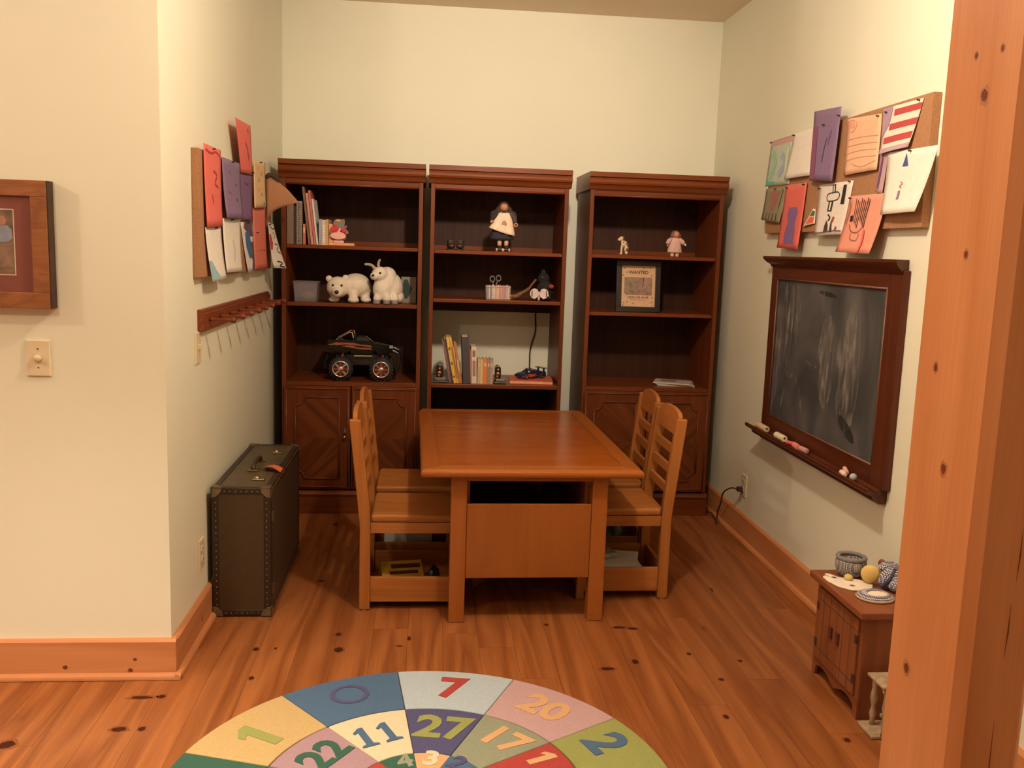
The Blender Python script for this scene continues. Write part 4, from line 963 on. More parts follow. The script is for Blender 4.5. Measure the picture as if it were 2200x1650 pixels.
def gingham(name, a, b_, c_, sc):
    m, nt, b = newmat(name); tc = nd(nt, 'ShaderNodeTexCoord')
    w1 = nd(nt, 'ShaderNodeTexWave', wave_type='BANDS', bands_direction='X'); w1.inputs['Scale'].default_value = sc
    w2 = nd(nt, 'ShaderNodeTexWave', wave_type='BANDS', bands_direction='Z'); w2.inputs['Scale'].default_value = sc
    w3 = nd(nt, 'ShaderNodeTexWave', wave_type='BANDS', bands_direction='Y'); w3.inputs['Scale'].default_value = sc
    for w_ in (w1, w2, w3): lk(nt, tc.outputs['Object'], w_.inputs['Vector'])
    ad = nd(nt, 'ShaderNodeMath', operation='ADD'); lk(nt, w1.outputs['Fac'], ad.inputs[0]); lk(nt, w2.outputs['Fac'], ad.inputs[1])
    a2 = nd(nt, 'ShaderNodeMath', operation='ADD'); lk(nt, ad.outputs[0], a2.inputs[0]); lk(nt, w3.outputs['Fac'], a2.inputs[1])
    dv = nd(nt, 'ShaderNodeMath', operation='DIVIDE'); dv.inputs[1].default_value = 3; lk(nt, a2.outputs[0], dv.inputs[0])
    rp_ = nd(nt, 'ShaderNodeValToRGB'); rp_.color_ramp.interpolation = 'CONSTANT'
    rp_.color_ramp.elements[0].color = (*a, 1); rp_.color_ramp.elements[1].color = (*c_, 1); rp_.color_ramp.elements[1].position = .60
    e = rp_.color_ramp.elements.new(.42); e.color = (*b_, 1)
    lk(nt, dv.outputs[0], rp_.inputs[0]); lk(nt, rp_.outputs[0], b.inputs['Base Color']); b.inputs['Roughness'].default_value = .9; return m
GB = gingham('blue_gingham', (.05, .055, .13), (.22, .22, .32), (.60, .56, .52), 52)
GG = gingham('grey_gingham', (.10, .10, .13), (.23, .22, .23), (.45, .40, .36), 52)
# round fabric basket
t = thing('fabric_basket', 'round grey knitted basket with checked sides on the toy cabinet', 'basket', (1.512, 2.985, ZT))
bm = lathe(B(), [(.038, 0), (.046, .010), (.052, .030), (.053, .050), (.050, .062), (.044, .064), (.040, .056), (.040, .012), (.002, .010)], (1.512, 2.985, ZT), 28)
obj('basket_side', bm, GG, t, smooth=True)
obj('knit_rim', torus(B(), (1.512, 2.985, ZT+.066), .046, .008, n=28), plain('grey_knit', (.20, .195, .185), .95, var=.3, scale=300, bump=.5), t, smooth=True)
# white star cloth hat, flat
t = thing('star_cloth', 'flat white cloth shape with blue stars and a yellow bobble', 'cloth', (1.47, 2.90, ZT))
pts = [(1.410, 2.965), (1.425, 2.945), (1.418, 2.985), (1.435, 2.980), (1.455, 2.945), (1.515, 2.922), (1.545, 2.880), (1.525, 2.845), (1.485, 2.822), (1.445, 2.828), (1.412, 2.862), (1.398, 2.915), (1.398, 2.955)]
obj('cloth', prism(B(), pts, ZT, ZT+.007, 'z'), plain('white_felt', (.80, .70, .58), .9), t, bevel=.003)
def star(c, r, rz):
    bm = B(); prism(bm, [(c[0]+(r if i % 2 == 0 else r*.42)*math.cos(R(rz+36*i)), c[1]+(r if i % 2 == 0 else r*.42)*math.sin(R(rz+36*i))) for i in range(10)], ZT+.0071, ZT+.0082, 'z'); return bm
obj('star', star((1.432, 2.940), .012, 20), ink((.06, .065, .14)), t); obj('star', star((1.462, 2.862), .011, 50), ink((.10, .085, .11)), t)
obj('bobble', ball(B(), (1.474, 2.918, ZT+.016), (.015, .015, .011), 12, 8), ink((.66, .50, .16)), t, smooth=True)
# soft doll with a yellow face lying in blue gingham
t = thing('rag_doll', 'rag doll with a round yellow head and blue checked clothes on the toy cabinet', 'doll', (1.57, 2.86, ZT))
obj('head', ball(B(), (1.531, 2.880, ZT+.042), (.031, .017, .031), 18, 12, rotz(-28)), plain('yellow_felt', (.66, .47, .15), .95, var=.06), t, smooth=True)
bm = B(); ball(bm, (1.592, 2.852, ZT+.036), (.045, .030, .036), 14, 10, roty(-25)); ball(bm, (1.60, 2.815, ZT+.022), (.034, .024, .022), 12, 8); o = obj('body', bm, GB, t, smooth=True)
md = o.modifiers.new('r', 'REMESH'); md.mode = 'VOXEL'; md.voxel_size = .004; md.use_smooth_shade = True
bm = B(); ball(bm, (1.598, 2.885, ZT+.066), (.040, .024, .018), 14, 10, rotz(15)); obj('sleeve', bm, GB, t, smooth=True)
obj('belt', tube(B(), smoothpts([(1.552, 2.835, ZT+.012), (1.572, 2.825, ZT+.042), (1.60, 2.845, ZT+.072)]), .006, 8), ink((.03, .03, .07)), t, smooth=True)
obj('hand', ball(B(), (1.615, 2.835, ZT+.058), (.014, .012, .012), 10, 8), plain('yellow_felt', (.66, .47, .15)), t, smooth=True)
obj('shoe', ball(B(), (1.592, 2.922, ZT+.066), (.012, .012, .014), 10, 8), ink((.17, .05, .03)), t, smooth=True)
# gingham cap
t = thing('checked_cap', 'blue checked cloth cap with a white panel at the front of the toy cabinet', 'cap', (1.495, 2.767, ZT))
bm = lathe(B(), [(.048, 0), (.054, .004), (.052, .010), (.042, .017), (.020, .022), (.002, .023)], (1.495, 2.767, ZT), 26, sx=1.15, sy=1.0); obj('crown', bm, GB, t, smooth=True)
bm = lathe(B(), [(.026, .0195), (.024, .0235), (.012, .0250), (.002, .0252)], (1.495, 2.752, ZT-.001), 20, sx=1.3, sy=.95); obj('white_panel', bm, plain('white_felt', (.8, .7, .58)), t, smooth=True)
bm = torus(B(), (1.495, 2.767, ZT+.005), .050, .005, M=Matrix.Diagonal((1.15, 1.0, 1, 1)), n=26); obj('brim_edge', bm, plain('tan_edge', (.55, .40, .26), .9), t, smooth=True)
# little pale doll bench near the post
t = thing('doll_bench', 'small pale weathered doll bench on the floor in front of the toy cabinet', 'doll furniture', (1.50, 2.59, 0))
pale = plain('weathered_wood', (.36, .26, .17), .8, var=.3, scale=40)
obj('seat_board', bx(1.422, 1.58, 2.53, 2.635, .172, .182), pale, t, bevel=.003)
for x in (1.445, 1.56):
    for y in (2.545, 2.620):
        bm = lathe(B(), [(.009, .012), (.007, .03), (.011, .05), (.006, .075), (.012, .10), (.008, .135), (.010, .1715)], (x, y, 0), 12); obj('turned_leg', bm, pale, t, smooth=True)
obj('scroll_bracket', prism(B(), [(1.426, .171), (1.440, .171), (1.452, .14), (1.438, .155), (1.428, .158)], 2.532, 2.542, 'y'), pale, t)
obj('base_runner', bx(1.408, 1.60, 2.545, 2.645, .001, .0115), pale, t, bevel=.003)
obj('stretcher', bx(1.452, 1.552, 2.577, 2.589, .055, .065), pale, t)

# ---------------------------------------------------------------- shelf things: books
pages = plain('book_pages', (.66, .56, .40), .9, var=.12, scale=200)
def book(label, xb, w_, z, h, col, tilt=0, depth=.17, y0=5.0, group='books on the shelves', detail=None, name='book', rough=.55):
    m = TR(xb, y0, z) @ roty(tilt)
    t = thing(name, label, 'book', (xb+w_/2, y0+depth/2, z), 0, group)
    c = min(.003, w_*.18); mt = plain('cover_'+label[:24], col, rough, var=.08, scale=45)
    bm = B(); box(bm, 0, w_, 0, c, 0, h, m); box(bm, 0, c, c, depth, 0, h, m); box(bm, w_-c, w_, c, depth, 0, h, m)
    obj('cover', bm, mt, t)
    bm = B(); box(bm, c, w_-c, c, depth-.004, .003, h-.003, m); obj('page_block', bm, pages, t)
    if detail:
        for k, (c2, z0, z1) in enumerate(detail):
            bm = B(); box(bm, w_*.22, w_*.78, -.0006, .0004, h*z0, h*z1, m); obj('spine_print', bm, ink(c2), t)
    return t
s1 = SH[1][0]+.0005
G1 = 'books on the left bookcase top shelf'
book('wide grey-brown book at the left end of the left bookcase top shelf', -.752, .035, s1, .236, (.20, .13, .085), group=G1)
book('slim black book beside the spiral notebook', -.716, .013, s1, .20, (.022, .016, .014), group=G1)
t = book('spiral bound notebook with a pale wire spine', -.702, .029, s1, .226, (.25, .19, .16), group=G1, name='spiral_notebook')
for i in range(21): obj('wire_ring', torus(B(), (-.684, 5.0, s1+.012+.0102*i), .008, .0014, rotx(12), 10, 5), plain('ring_metal', (.55, .46, .40), .35, metal=.6), t, smooth=True)
t = thing('small_booklet', 'small orange-red booklet low behind the spiral notebook', 'book', (-.66, 5.06, s1), 0, G1)
bm = B(); box(bm, -.669, -.656, 5.004, 5.12, s1, s1+.108); obj('cover', bm, ink((.55, .17, .09)), t, bevel=.002)
bm = B(); box(bm, -.667, -.658, 5.0032, 5.0040, s1+.06, s1+.09); obj('spine_print', bm, ink((.70, .48, .3)), t)
book('very tall thin brown book leaning left on the top shelf', -.6395, .011, s1, .303, (.22, .10, .05), -6.5, group=G1)
book('thin dusty pink book leaning beside the tall brown one', -.625, .012, s1, .270, (.52, .27, .22), -6.5, group=G1)
book('tall thin red book leaning beside the pink one', -.6105, .011, s1, .285, (.52, .13, .10), -6.5, group=G1)
book('thin white book leaning right of the red one', -.597, .009, s1, .240, (.62, .60, .60), -6.5, group=G1)
book('short pale blue book standing upright on the top shelf', -.5855, .016, s1, .136, (.33, .36, .40), group=G1, detail=[((.45, .27, .3), .0, .18)])
book('short cream book with a striped spine on the top shelf', -.5685, .019, s1, .132, (.60, .54, .40), group=G1, detail=[((.75, .72, .66), .12+.1*i, .17+.1*i) for i in range(7)])
book('narrow tan book beside the hippo bookend', -.5485, .013, s1, .136, (.58, .33, .14), group=G1)
# hippo bookend
t = thing('hippo_bookend', 'painted wooden hippo bookend with a red bow and pink skirt', 'bookend', (-.47, 5.05, s1))
peach = plain('peach_paint', (.72, .38, .18), .6); grey = plain('hippo_grey', (.19, .155, .135), .6); pinkp = plain('skirt_pink', (.80, .42, .36), .6); redp = plain('bow_red', (.62, .02, .03), .5)
obj('base', bx(-.534, -.400, 5.002, 5.085, s1, s1+.014), peach, t, bevel=.002)
obj('upright', prism(B(), [(-.534, s1+.0145), (-.500, s1+.0145), (-.500, s1+.095), (-.508, s1+.112), (-.534, s1+.114)], 5.016, 5.080, 'y'), peach, t, bevel=.002)
def disc(cx, cz, rx, rz, y0, y1, rot=0, n=22):
    return prism(B(), [(cx+rx*math.cos(R(a))*math.cos(R(rot))-rz*math.sin(R(a))*math.sin(R(rot)), cz+rx*math.cos(R(a))*math.sin(R(rot))+rz*math.sin(R(a))*math.cos(R(rot))) for a in [360*i/n for i in range(n)]], y0, y1, 'y')
obj('head', prism(B(), [(-.512, 1.588), (-.506, 1.602), (-.490, 1.608), (-.470, 1.606), (-.460, 1.612), (-.450, 1.608), (-.449, 1.590), (-.452, 1.575), (-.438, 1.578), (-.438, 1.568), (-.452, 1.556), (-.475, 1.556), (-.498, 1.572), (-.511, 1.578)], 5.004, 5.015, 'y'), grey, t, bevel=.002)
obj('crown_patch', disc(-.484, 1.603, .016, .006, 5.0015, 5.004, 4), plain('crown_yellow', (.62, .36, .06), .5), t)
obj('bow_loop', disc(-.502, 1.557, .022, .016, 4.998, 5.0035, 6), redp, t, bevel=.001); obj('bow_loop', disc(-.456, 1.550, .018, .010, 5.000, 5.0038, 10), redp, t, bevel=.001)
obj('hand', disc(-.521, 1.540, .011, .009, 5.001, 5.010), grey, t); obj('hand', disc(-.439, 1.541, .010, .009, 5.001, 5.010), grey, t)
obj('skirt', disc(-.484, 1.522, .041, .020, 4.997, 5.009), pinkp, t, bevel=.002); obj('bodice', disc(-.478, 1.545, .012, .018, 5.000, 5.008), pinkp, t)
obj('skirt_hem', disc(-.482, 1.514, .041, .019, 5.0095, 5.013), plain('hem_brown', (.25, .09, .05), .6), t)
obj('foot_block', bx(-.505, -.455, 5.000, 5.016, s1+.0145, s1+.026), pinkp, t)

# ---------------------------------------------------------------- plush animals
fur = plain('white_plush', (.74, .66, .54), .95, var=.12, scale=260, bump=.8)
def blob(name, parts, mat, par, vox=.005):
    bm = B()
    for c, r, *mm in parts: ball(bm, c, r, 16, 12, mm[0] if mm else None)
    o = obj(name, bm, mat, par, smooth=True)
    md = o.modifiers.new('r', 'REMESH'); md.mode = 'VOXEL'; md.voxel_size = vox; md.use_smooth_shade = True
    md = o.modifiers.new('s', 'SMOOTH'); md.iterations = 5; md.factor = .6
    return o
s2 = SH[1][1]+.0005
t = thing('plush_polar_bear', 'white plush polar bear walking on the left bookcase shelf', 'plush toy', (-.42, 5.07, s2))
z = s2
o = blob('body', [((-.395, 5.10, z+.092), (.082, .090, .068)), ((-.360, 5.12, z+.075), (.050, .07, .058)), ((-.435, 5.06, z+.092), (.055, .05, .052)), ((-.487, 5.028, z+.084), (.061, .054, .058)), ((-.484, 4.985, z+.058), (.032, .034, .028)),
     ((-.405, 5.035, z+.045), (.027, .028, .045)), ((-.402, 5.015, z+.017), (.032, .034, .017)), ((-.507, 5.055, z+.040), (.024, .026, .040)), ((-.508, 5.035, z+.017), (.030, .032, .017)), ((-.345, 5.09, z+.040), (.028, .034, .040)), ((-.338, 5.065, z+.017), (.030, .034, .017)), ((-.36, 5.17, z+.035), (.03, .03, .035))], fur, t)
for x, zz in ((-.534, .128), (-.446, .134)): obj('ear', ball(B(), (x, 5.028, z+zz), (.018, .011, .018), 12, 8), fur, t, smooth=True)
for x in (-.508, -.462): obj('eye', ball(B(), (x, 4.979, z+.096), .0065, 10, 8), M['black'], t, smooth=True)
obj('nose', ball(B(), (-.485, 4.953, z+.061), (.012, .008, .010), 10, 8), M['black'], t, smooth=True)
t = thing('plush_goat', 'white plush mountain goat with small horns sitting beside the polar bear', 'plush toy', (-.22, 5.07, s2))
blob('body', [((-.205, 5.10, z+.085), (.068, .080, .085)), ((-.232, 5.065, z+.115), (.062, .062, .075)), ((-.250, 5.035, z+.080), (.050, .045, .065)), ((-.262, 5.030, z+.160), (.046, .046, .042)), ((-.290, 4.998, z+.150), (.024, .026, .022)), ((-.226, 5.07, z+.155), (.052, .052, .046)),
     ((-.276, 5.012, z+.030), (.020, .022, .030)), ((-.222, 5.008, z+.030), (.021, .022, .030)), ((-.180, 5.030, z+.030), (.021, .026, .030)), ((-.160, 5.10, z+.035), (.03, .05, .035))], fur, t)
hoof = plain('hoof_grey', (.19, .15, .16), .6)
for x, y in ((-.276, 5.000), (-.222, 4.997), (-.180, 5.014)): obj('hoof', lathe(B(), [(.019, 0), (.0205, .006), (.0185, .020), (.012, .023)], (x, y, z+.0004), 14), hoof, t, smooth=True)
horn = plain('horn_tan', (.36, .27, .20), .7)
obj('horn', tube(B(), smoothpts([(-.285, 5.015, z+.185), (-.303, 5.012, z+.206), (-.325, 5.010, z+.212), (-.344, 5.008, z+.211)], 4), [.010, .010, .009, .009, .008, .008, .008, .007, .007, .007, .006, .006, .005], 8), horn, t, smooth=True)
obj('horn', tube(B(), smoothpts([(-.268, 5.02, z+.190), (-.270, 5.018, z+.210), (-.268, 5.016, z+.226), (-.260, 5.014, z+.241)], 4), [.010, .010, .009, .009, .008, .008, .008, .007, .007, .007, .006, .006, .005], 8), horn, t, smooth=True)
obj('eye', ball(B(), (-.258, 4.986, z+.168), .006, 10, 8), M['black'], t, smooth=True)
obj('nose', ball(B(), (-.295, 4.972, z+.155), (.008, .005, .006), 10, 8), M['black'], t, smooth=True)
# picture card behind the goat
t = thing('figure_card', 'small grey standing card with a dark green figure behind the goat', 'card', (-.105, 5.2, s2))
obj('card', bx(-.150, -.068, 5.20, 5.204, s2, s2+.145), plain('card_grey', (.30, .24, .17), .8), t)
obj('figure_print', prism(B(), [(-.142, s2+.03), (-.120, s2+.02), (-.098, s2+.05), (-.090, s2+.08), (-.105, s2+.10), (-.115, s2+.13), (-.135, s2+.13), (-.146, s2+.09)], 5.1985, 5.1998, 'y'), plain('figure_green', (.02, .05, .04), .6), t)
# translucent bin
t = thing('storage_box', 'small frosted plastic storage box at the left end of the shelf', 'storage box', (-.66, 5.1, s2))
m, nt, b = newmat('frosted_plastic'); b.inputs['Base Color'].default_value = (.34, .30, .32, 1); b.inputs['Roughness'].default_value = .3; b.inputs['Alpha'].default_value = .36; M['frost'] = m
bm = B(); x0, x1, y0, y1, h = -.726, -.598, 5.045, 5.15, .100
def tray(bm, x0, x1, y0, y1, z0, h, th, e):
    o = [(x0+e, y0+e), (x1-e, y0+e), (x1-e, y1-e), (x0+e, y1-e)]; p = [(x0, y0), (x1, y0), (x1, y1), (x0, y1)]
    def shrink(q, d): cx = (x0+x1)/2; cy = (y0+y1)/2; return [(a+(d if a < cx else -d), c+(d if c < cy else -d)) for a, c in q]
    rr = [[bm.verts.new((*q, zz)) for q in ring] for ring, zz in ((o, z0), (p, z0+h), (shrink(p, th), z0+h), (shrink(o, th), z0+th))]
    bm.faces.new(rr[0]); bm.faces.new(rr[3])
    for a, c in zip(rr, rr[1:]):
        for i in range(4): bm.faces.new((a[i], a[(i+1) % 4], c[(i+1) % 4], c[i]))
    return bm
obj('tub', tray(bm, x0, x1, y0, y1, s2, h, .002, .006), m, t)
obj('lid', bx(x0-.004, x1+.004, y0-.004, y1+.004, s2+h, s2+h+.010), m, t, bevel=.002)
obj('contents', ball(B(), (-.655, 5.10, s2+.030), (.040, .032, .026), 12, 8), plain('mixed_contents', (.45, .25, .22), .8, var=.5, scale=80), t, smooth=True)

# ---------------------------------------------------------------- toy truck
s3 = SH[1][2]+.0005
t = thing('toy_monster_truck', 'black toy monster truck with red and chrome wheels', 'toy truck', (-.355, 5.13, s3))
gloss = plain('gloss_black', (.004, .004, .004), .12, var=.05, spec=.4)
Y0, Y1 = 5.055, 5.235
body = [(-.545, .902), (-.548, .952), (-.540, .960), (-.402, .956), (-.392, .978), (-.375, .986), (-.335, .984), (-.308, .966), (-.290, .947), (-.205, .938), (-.188, .926), (-.186, .895), (-.215, .888), (-.225, .880), (-.270, .880), (-.285, .900), (-.295, .893), (-.300, .878), (-.415, .878), (-.420, .895), (-.440, .884), (-.490, .884), (-.510, .900)]
obj('body', prism(B(), body, Y0, Y1, 'y'), gloss, t, bevel=.004)
obj('side_window', prism(B(), [(-.385, .957), (-.380, .976), (-.338, .976), (-.312, .957)], Y0-.001, Y0+.002, 'y'), plain('truck_glass', (.03, .03, .03), .08), t)
obj('window_trim', tube(B(), [(-.336, Y0-.002, .983), (-.308, Y0-.002, .962), (-.290, Y0-.002, .950), (-.235, Y0-.002, .944)], .0022, 6), M['chrome'], t)
flame = plain('flame_copper', (.42, .15, .085), .2, metal=.7, var=.35, scale=60)
for pts in ([(-.542, .930), (-.50, .944), (-.40, .944), (-.37, .936), (-.31, .932), (-.298, .920), (-.345, .926), (-.39, .928), (-.44, .934), (-.49, .930)], [(-.47, .925), (-.42, .930), (-.37, .918), (-.31, .918), (-.299, .908), (-.36, .908), (-.41, .916)]):
    obj('flame_decal', prism(B(), pts, Y0-.0012, Y0+.001, 'y'), flame, t)
obj('chassis', bx(-.500, -.215, Y0+.03, Y1-.03, .815, .879), M['black'], t, bevel=.004)
obj('side_step', bx(-.400, -.300, Y0+.002, Y0+.012, .868, .876), M['chrome'], t)
for dy in (.03, .15):
    obj('roll_bar', tube(B(), [(-.500, Y0+dy, .956), (-.428, Y0+dy, .998), (-.412, Y0+dy, .998), (-.404, Y0+dy, .962)], .0055, 8), M['chrome'], t)
obj('headlight', bx(-.206, -.186, Y0-.0015, Y0+.004, .918, .934), plain('lamp_grey', (.3, .28, .3), .2), t)
obj('bumper_guard', tube(B(), [(-.188, Y0+.01, .905), (-.160, Y0+.01, .890), (-.150, Y0+.01, .845), (-.165, Y0+.01, .790)], .009, 8), M['black'], t)
obj('bumper_guard', tube(B(), [(-.188, Y1-.01, .905), (-.160, Y1-.01, .890), (-.150, Y1-.01, .845), (-.165, Y1-.01, .790)], .009, 8), M['black'], t)
obj('skid_bar', tube(B(), [(-.152, Y0+.01, .842), (-.152, Y1-.01, .842)], .008, 8), M['black'], t)
obj('tow_hook', tube(B(), [(-.545, Y0+.06, .87), (-.565, Y0+.06, .82), (-.560, Y0+.06, .79)], .006, 8), M['black'], t)
redm = plain('red_metal', (.40, .03, .02), .3, metal=.3)
for x in (-.468, -.248):
    for (yo, sgn) in ((5.012, 1), (5.278, -1)):
        yc = s3+.0668
        bm = lathe(B(), [(.030, 0), (.046, 0), (.058, .006), (.0645, .018), (.0645, .048), (.058, .060), (.030, .062)] if sgn > 0 else [(.030, 0), (.046, 0), (.058, -.006), (.0645, -.018), (.0645, -.048), (.058, -.060), (.030, -.062)], (x, yo, yc), 28, 'y')
        wh = obj('tire', bm, M['rubber'], t, smooth=True)
        if sgn > 0:
            bm = B()
            for i in range(20):
                a = 2*math.pi*i/20; m_ = TR(x, yo, yc) @ Matrix.Rotation(a, 4, 'Y'); box(bm, .056, .0662, .008, .056, -.005, .005, m_)
            obj('tread_lugs', bm, M['rubber'], wh, kind='stuff')
            obj('rim', torus(B(), (x, yo-.001, yc), .042, .005, rotx(90), 28, 8), M['chrome'], wh, smooth=True)
            obj('hub_disc', lathe(B(), [(.040, .004), (.038, .006)], (x, yo-.002, yc), 24, 'y'), redm, wh)
            for i in range(8):
                m_ = TR(x, yo, yc) @ Matrix.Rotation(math.pi*i/4, 4, 'Y'); obj('spoke', box(B(), .008, .040, -.002, .002, -.0055, .0055, m_), M['chrome'] if i % 2 else redm, wh)
            obj('hub_cap', lathe(B(), [(.016, 0), (.016, -.004), (.008, -.007), (.003, -.007)], (x, yo, yc), 16, 'y'), M['chrome'], wh, smooth=True)
    obj('axle', cyl(B(), (x, 5.07, s3+.0645), (x, 5.22, s3+.0645), .010, n=10), M['black'], t)
    obj('spring', cyl(B(), (x, Y0+.014, .845), (x+.008, Y0+.020, .888), .008, n=10), redm, t)

# ---------------------------------------------------------------- middle bookcase, top shelf
q1 = SH[2][0]+.0005
def shoe(label, x, rz):
    t = thing('baby_shoe', label, 'shoe', (x, 5.05, q1), 0, 'old brown baby shoes')
    lea = plain('shoe_leather', (.050, .030, .022), .4, var=.3, scale=50); m_ = TR(x, 5.05, q1) @ rotz(rz)
    sole = [(-.020, -.048), (-.010, -.056), (.010, -.056), (.021, -.046), (.024, -.020), (.018, .010), (.020, .045), (.012, .056), (-.012, .056), (-.020, .045), (-.018, .010), (-.024, -.020)]
    obj('sole', prism(B(), sole, 0, .007, 'z', M=m_), M['rubber'], t)
    bm = B(); ball(bm, (0, -.026, .022), (.022, .028, .016), 14, 10); ball(bm, (0, .020, .028), (.021, .034, .024), 14, 10); ball(bm, (0, .030, .036), (.019, .024, .018), 14, 10)
    bmesh.ops.transform(bm, matrix=m_, verts=bm.verts[:]); o = obj('upper', bm, lea, t, smooth=True)
    md = o.modifiers.new('r', 'REMESH'); md.mode = 'VOXEL'; md.voxel_size = .003; md.use_smooth_shade = True
    bm = torus(B(), (0, .028, .048), .014, .004, Matrix.Diagonal((1, 1.3, 1, 1)), 16, 6); bmesh.ops.transform(bm, matrix=m_, verts=bm.verts[:]); obj('collar', bm, plain('collar_dark', (.02, .012, .01), .6), t, smooth=True)
    bm = tube(B(), smoothpts([(-.012, -.008, .038), (.0, -.012, .042), (.012, -.004, .040)]), .0025, 6); bmesh.ops.transform(bm, matrix=m_, verts=bm.verts[:]); obj('lace', bm, plain('lace', (.12, .08, .06), .8), t, smooth=True)
    bm = prism(B(), [(-.008, .035), (.008, .035), (.011, .056), (.0, .052), (-.011, .056)], .0, .004, 'y'); bmesh.ops.transform(bm, matrix=m_ @ TR(0, .006, 0), verts=bm.verts[:]); obj('tongue', bm, lea, t)
shoe('dark brown baby shoe, the left one of the pair', .119, 6); shoe('dark brown baby shoe, the right one of the pair', .171, -6)
# skating doll
t = thing('skating_doll', 'brown haired doll in a white apron and dark skirt on roller skates', 'doll', (.402, 5.04, q1))
skin = plain('doll_skin', (.42, .20, .11), .6); leg = plain('doll_leg', (.62, .36, .22), .6); hair = plain('doll_hair', (.045, .020, .012), .8, var=.4, scale=120, bump=.6); apron = plain('doll_apron', (.82, .62, .46), .85, var=.06, scale=60); navy = plain('doll_skirt', (.018, .016, .026), .8, var=.3)
yD = 5.04
obj('head', ball(B(), (.403, yD-.012, q1+.238), (.023, .021, .022), 18, 12), skin, t, smooth=True)
blob('hair', [((.403, yD+.006, q1+.242), (.032, .024, .030)), ((.375, yD+.004, q1+.215), (.020, .018, .030)), ((.432, yD+.004, q1+.215), (.020, .018, .030)), ((.350, yD+.006, q1+.195), (.022, .016, .028)), ((.456, yD+.006, q1+.190), (.022, .016, .032))], hair, t, .004)
obj('collar', prism(B(), [(.386, q1+.216), (.403, q1+.196), (.420, q1+.216)], yD-.030, yD-.022, 'y'), navy, t)
# apron: flared draped sheet
bm = B(); nu, nv = 16, 8; gg = []
for i in range(nu+1):
    u = i/nu; row = []
    for j in range(nv+1):
        v = j/nv; wdt = .034+(.072-.034)*v**.8; skew = -.010*v
        hem = .120-.045*abs(1-u)**1.2*0 - (.040*(1-u)**1.5)*v
        row.append(bm.verts.new((.404+skew+wdt*(2*u-1), yD-.030-.014*v+.006*math.cos(u*19)*v+.020*(2*u-1)**2, q1+.208-hem*v-.006*math.sin(u*math.pi)*0)))
    gg.append(row)
for i in range(nu):
    for j in range(nv): bm.faces.new((gg[i][j], gg[i+1][j], gg[i+1][j+1], gg[i][j+1]))
o = obj('apron', bm, apron, t, smooth=True); md = o.modifiers.new('s', 'SOLIDIFY'); md.thickness = .002
obj('apron_print', prism(B(), [(.392, q1+.160), (.402, q1+.168), (.414, q1+.160), (.418, q1+.148), (.408, q1+.143), (.404, q1+.150), (.398, q1+.143), (.390, q1+.150)], yD-.0475, yD-.0465, 'y'), plain('print_grey', (.40, .26, .19), .8), t)
obj('skirt', lathe(B(), [(.030, q1+.150), (.050, q1+.110), (.066, q1+.075), (.064, q1+.066), (.040, q1+.060)], (.393, yD, 0), 24, sy=.55), navy, t, smooth=True)
obj('blouse', lathe(B(), [(.020, q1+.218), (.034, q1+.205), (.036, q1+.170), (.032, q1+.148)], (.403, yD, 0), 18, sy=.6), apron, t, smooth=True)
for s_, hx_, hz_ in ((-1, .334, .160), (1, .467, .152)):
    obj('sleeve', tube(B(), smoothpts([(.403+s_*.028, yD-.004, q1+.205), (.403+s_*.052, yD-.010, q1+.190), (hx_, yD-.018, q1+hz_+.006)], 4), [.014, .015, .016, .016, .016, .015, .013, .012, .010], 10), navy if s_ < 0 else plain('sleeve_grey', (.06, .045, .05), .8), t, smooth=True)
    if s_ < 0: obj('hand', ball(B(), (hx_+.004, yD-.024, q1+hz_), (.012, .009, .009), 10, 8), skin, t, smooth=True)
    else: obj('hand_ring', torus(B(), (hx_+.002, yD-.026, q1+hz_-.006), .0085, .0042, rotx(90), 16, 8), skin, t, smooth=True)
for x in (.384, .421):
    obj('leg', lathe(B(), [(.0105, q1+.028), (.0120, q1+.045), (.0115, q1+.075)], (x, yD-.006, 0), 14), leg, t, smooth=True)
    sk = obj('skate_boot', ball(B(), (x, yD-.016, q1+.023), (.012, .020, .011), 12, 8), plain('boot_black', (.02, .016, .015), .4), t, smooth=True)
    obj('skate_plate', bx(x-.012, x+.012, yD-.036, yD+.006, q1+.0125, q1+.0155), M['chrome'], sk)
    for dx in (-.016, .016):
        for dy in (-.030, .0):
            obj('skate_wheel', lathe(B(), [(.004, -.004), (.0085, -.0035), (.009, 0), (.0085, .0035), (.004, .004)], (x+dx, yD+dy, q1+.0092), 14, 'x'), plain('wheel_bone', (.55, .42, .30), .4), sk, smooth=True)

# ---------------------------------------------------------------- middle bookcase, second shelf
q2 = SH[2][1]+.0005
t = thing('crayon_box', 'clear plastic box holding upright crayons', 'box', (.384, 5.045, q2))
m, nt, b = newmat('clear_plastic'); b.inputs['Base Color'].default_value = (.75, .68, .66, 1); b.inputs['Roughness'].default_value = .08; b.inputs['Alpha'].default_value = .18
obj('clear_tub', tray(B(), .316, .452, 5.000, 5.080, q2, .078, .002, .002), m, t)
for zz in (.008, .072): obj('rim_band', tube(B(), [(.317, 4.999, q2+zz), (.451, 4.999, q2+zz)], .0016, 6), plain('band', (.55, .42, .40), .2), t)
cols = [(.10, .06, .12), (.62, .55, .50), (.08, .03, .02), (.78, .58, .40), (.70, .62, .52), (.72, .32, .14), (.85, .60, .36), (.62, .10, .06), (.70, .24, .14), (.60, .10, .14), (.50, .07, .12), (.66, .30, .22), (.70, .60, .54)]
nm = ['violet', 'pale grey', 'black', 'cream', 'white', 'orange', 'yellow', 'dark red', 'vermilion', 'crimson', 'maroon', 'salmon', 'ivory']
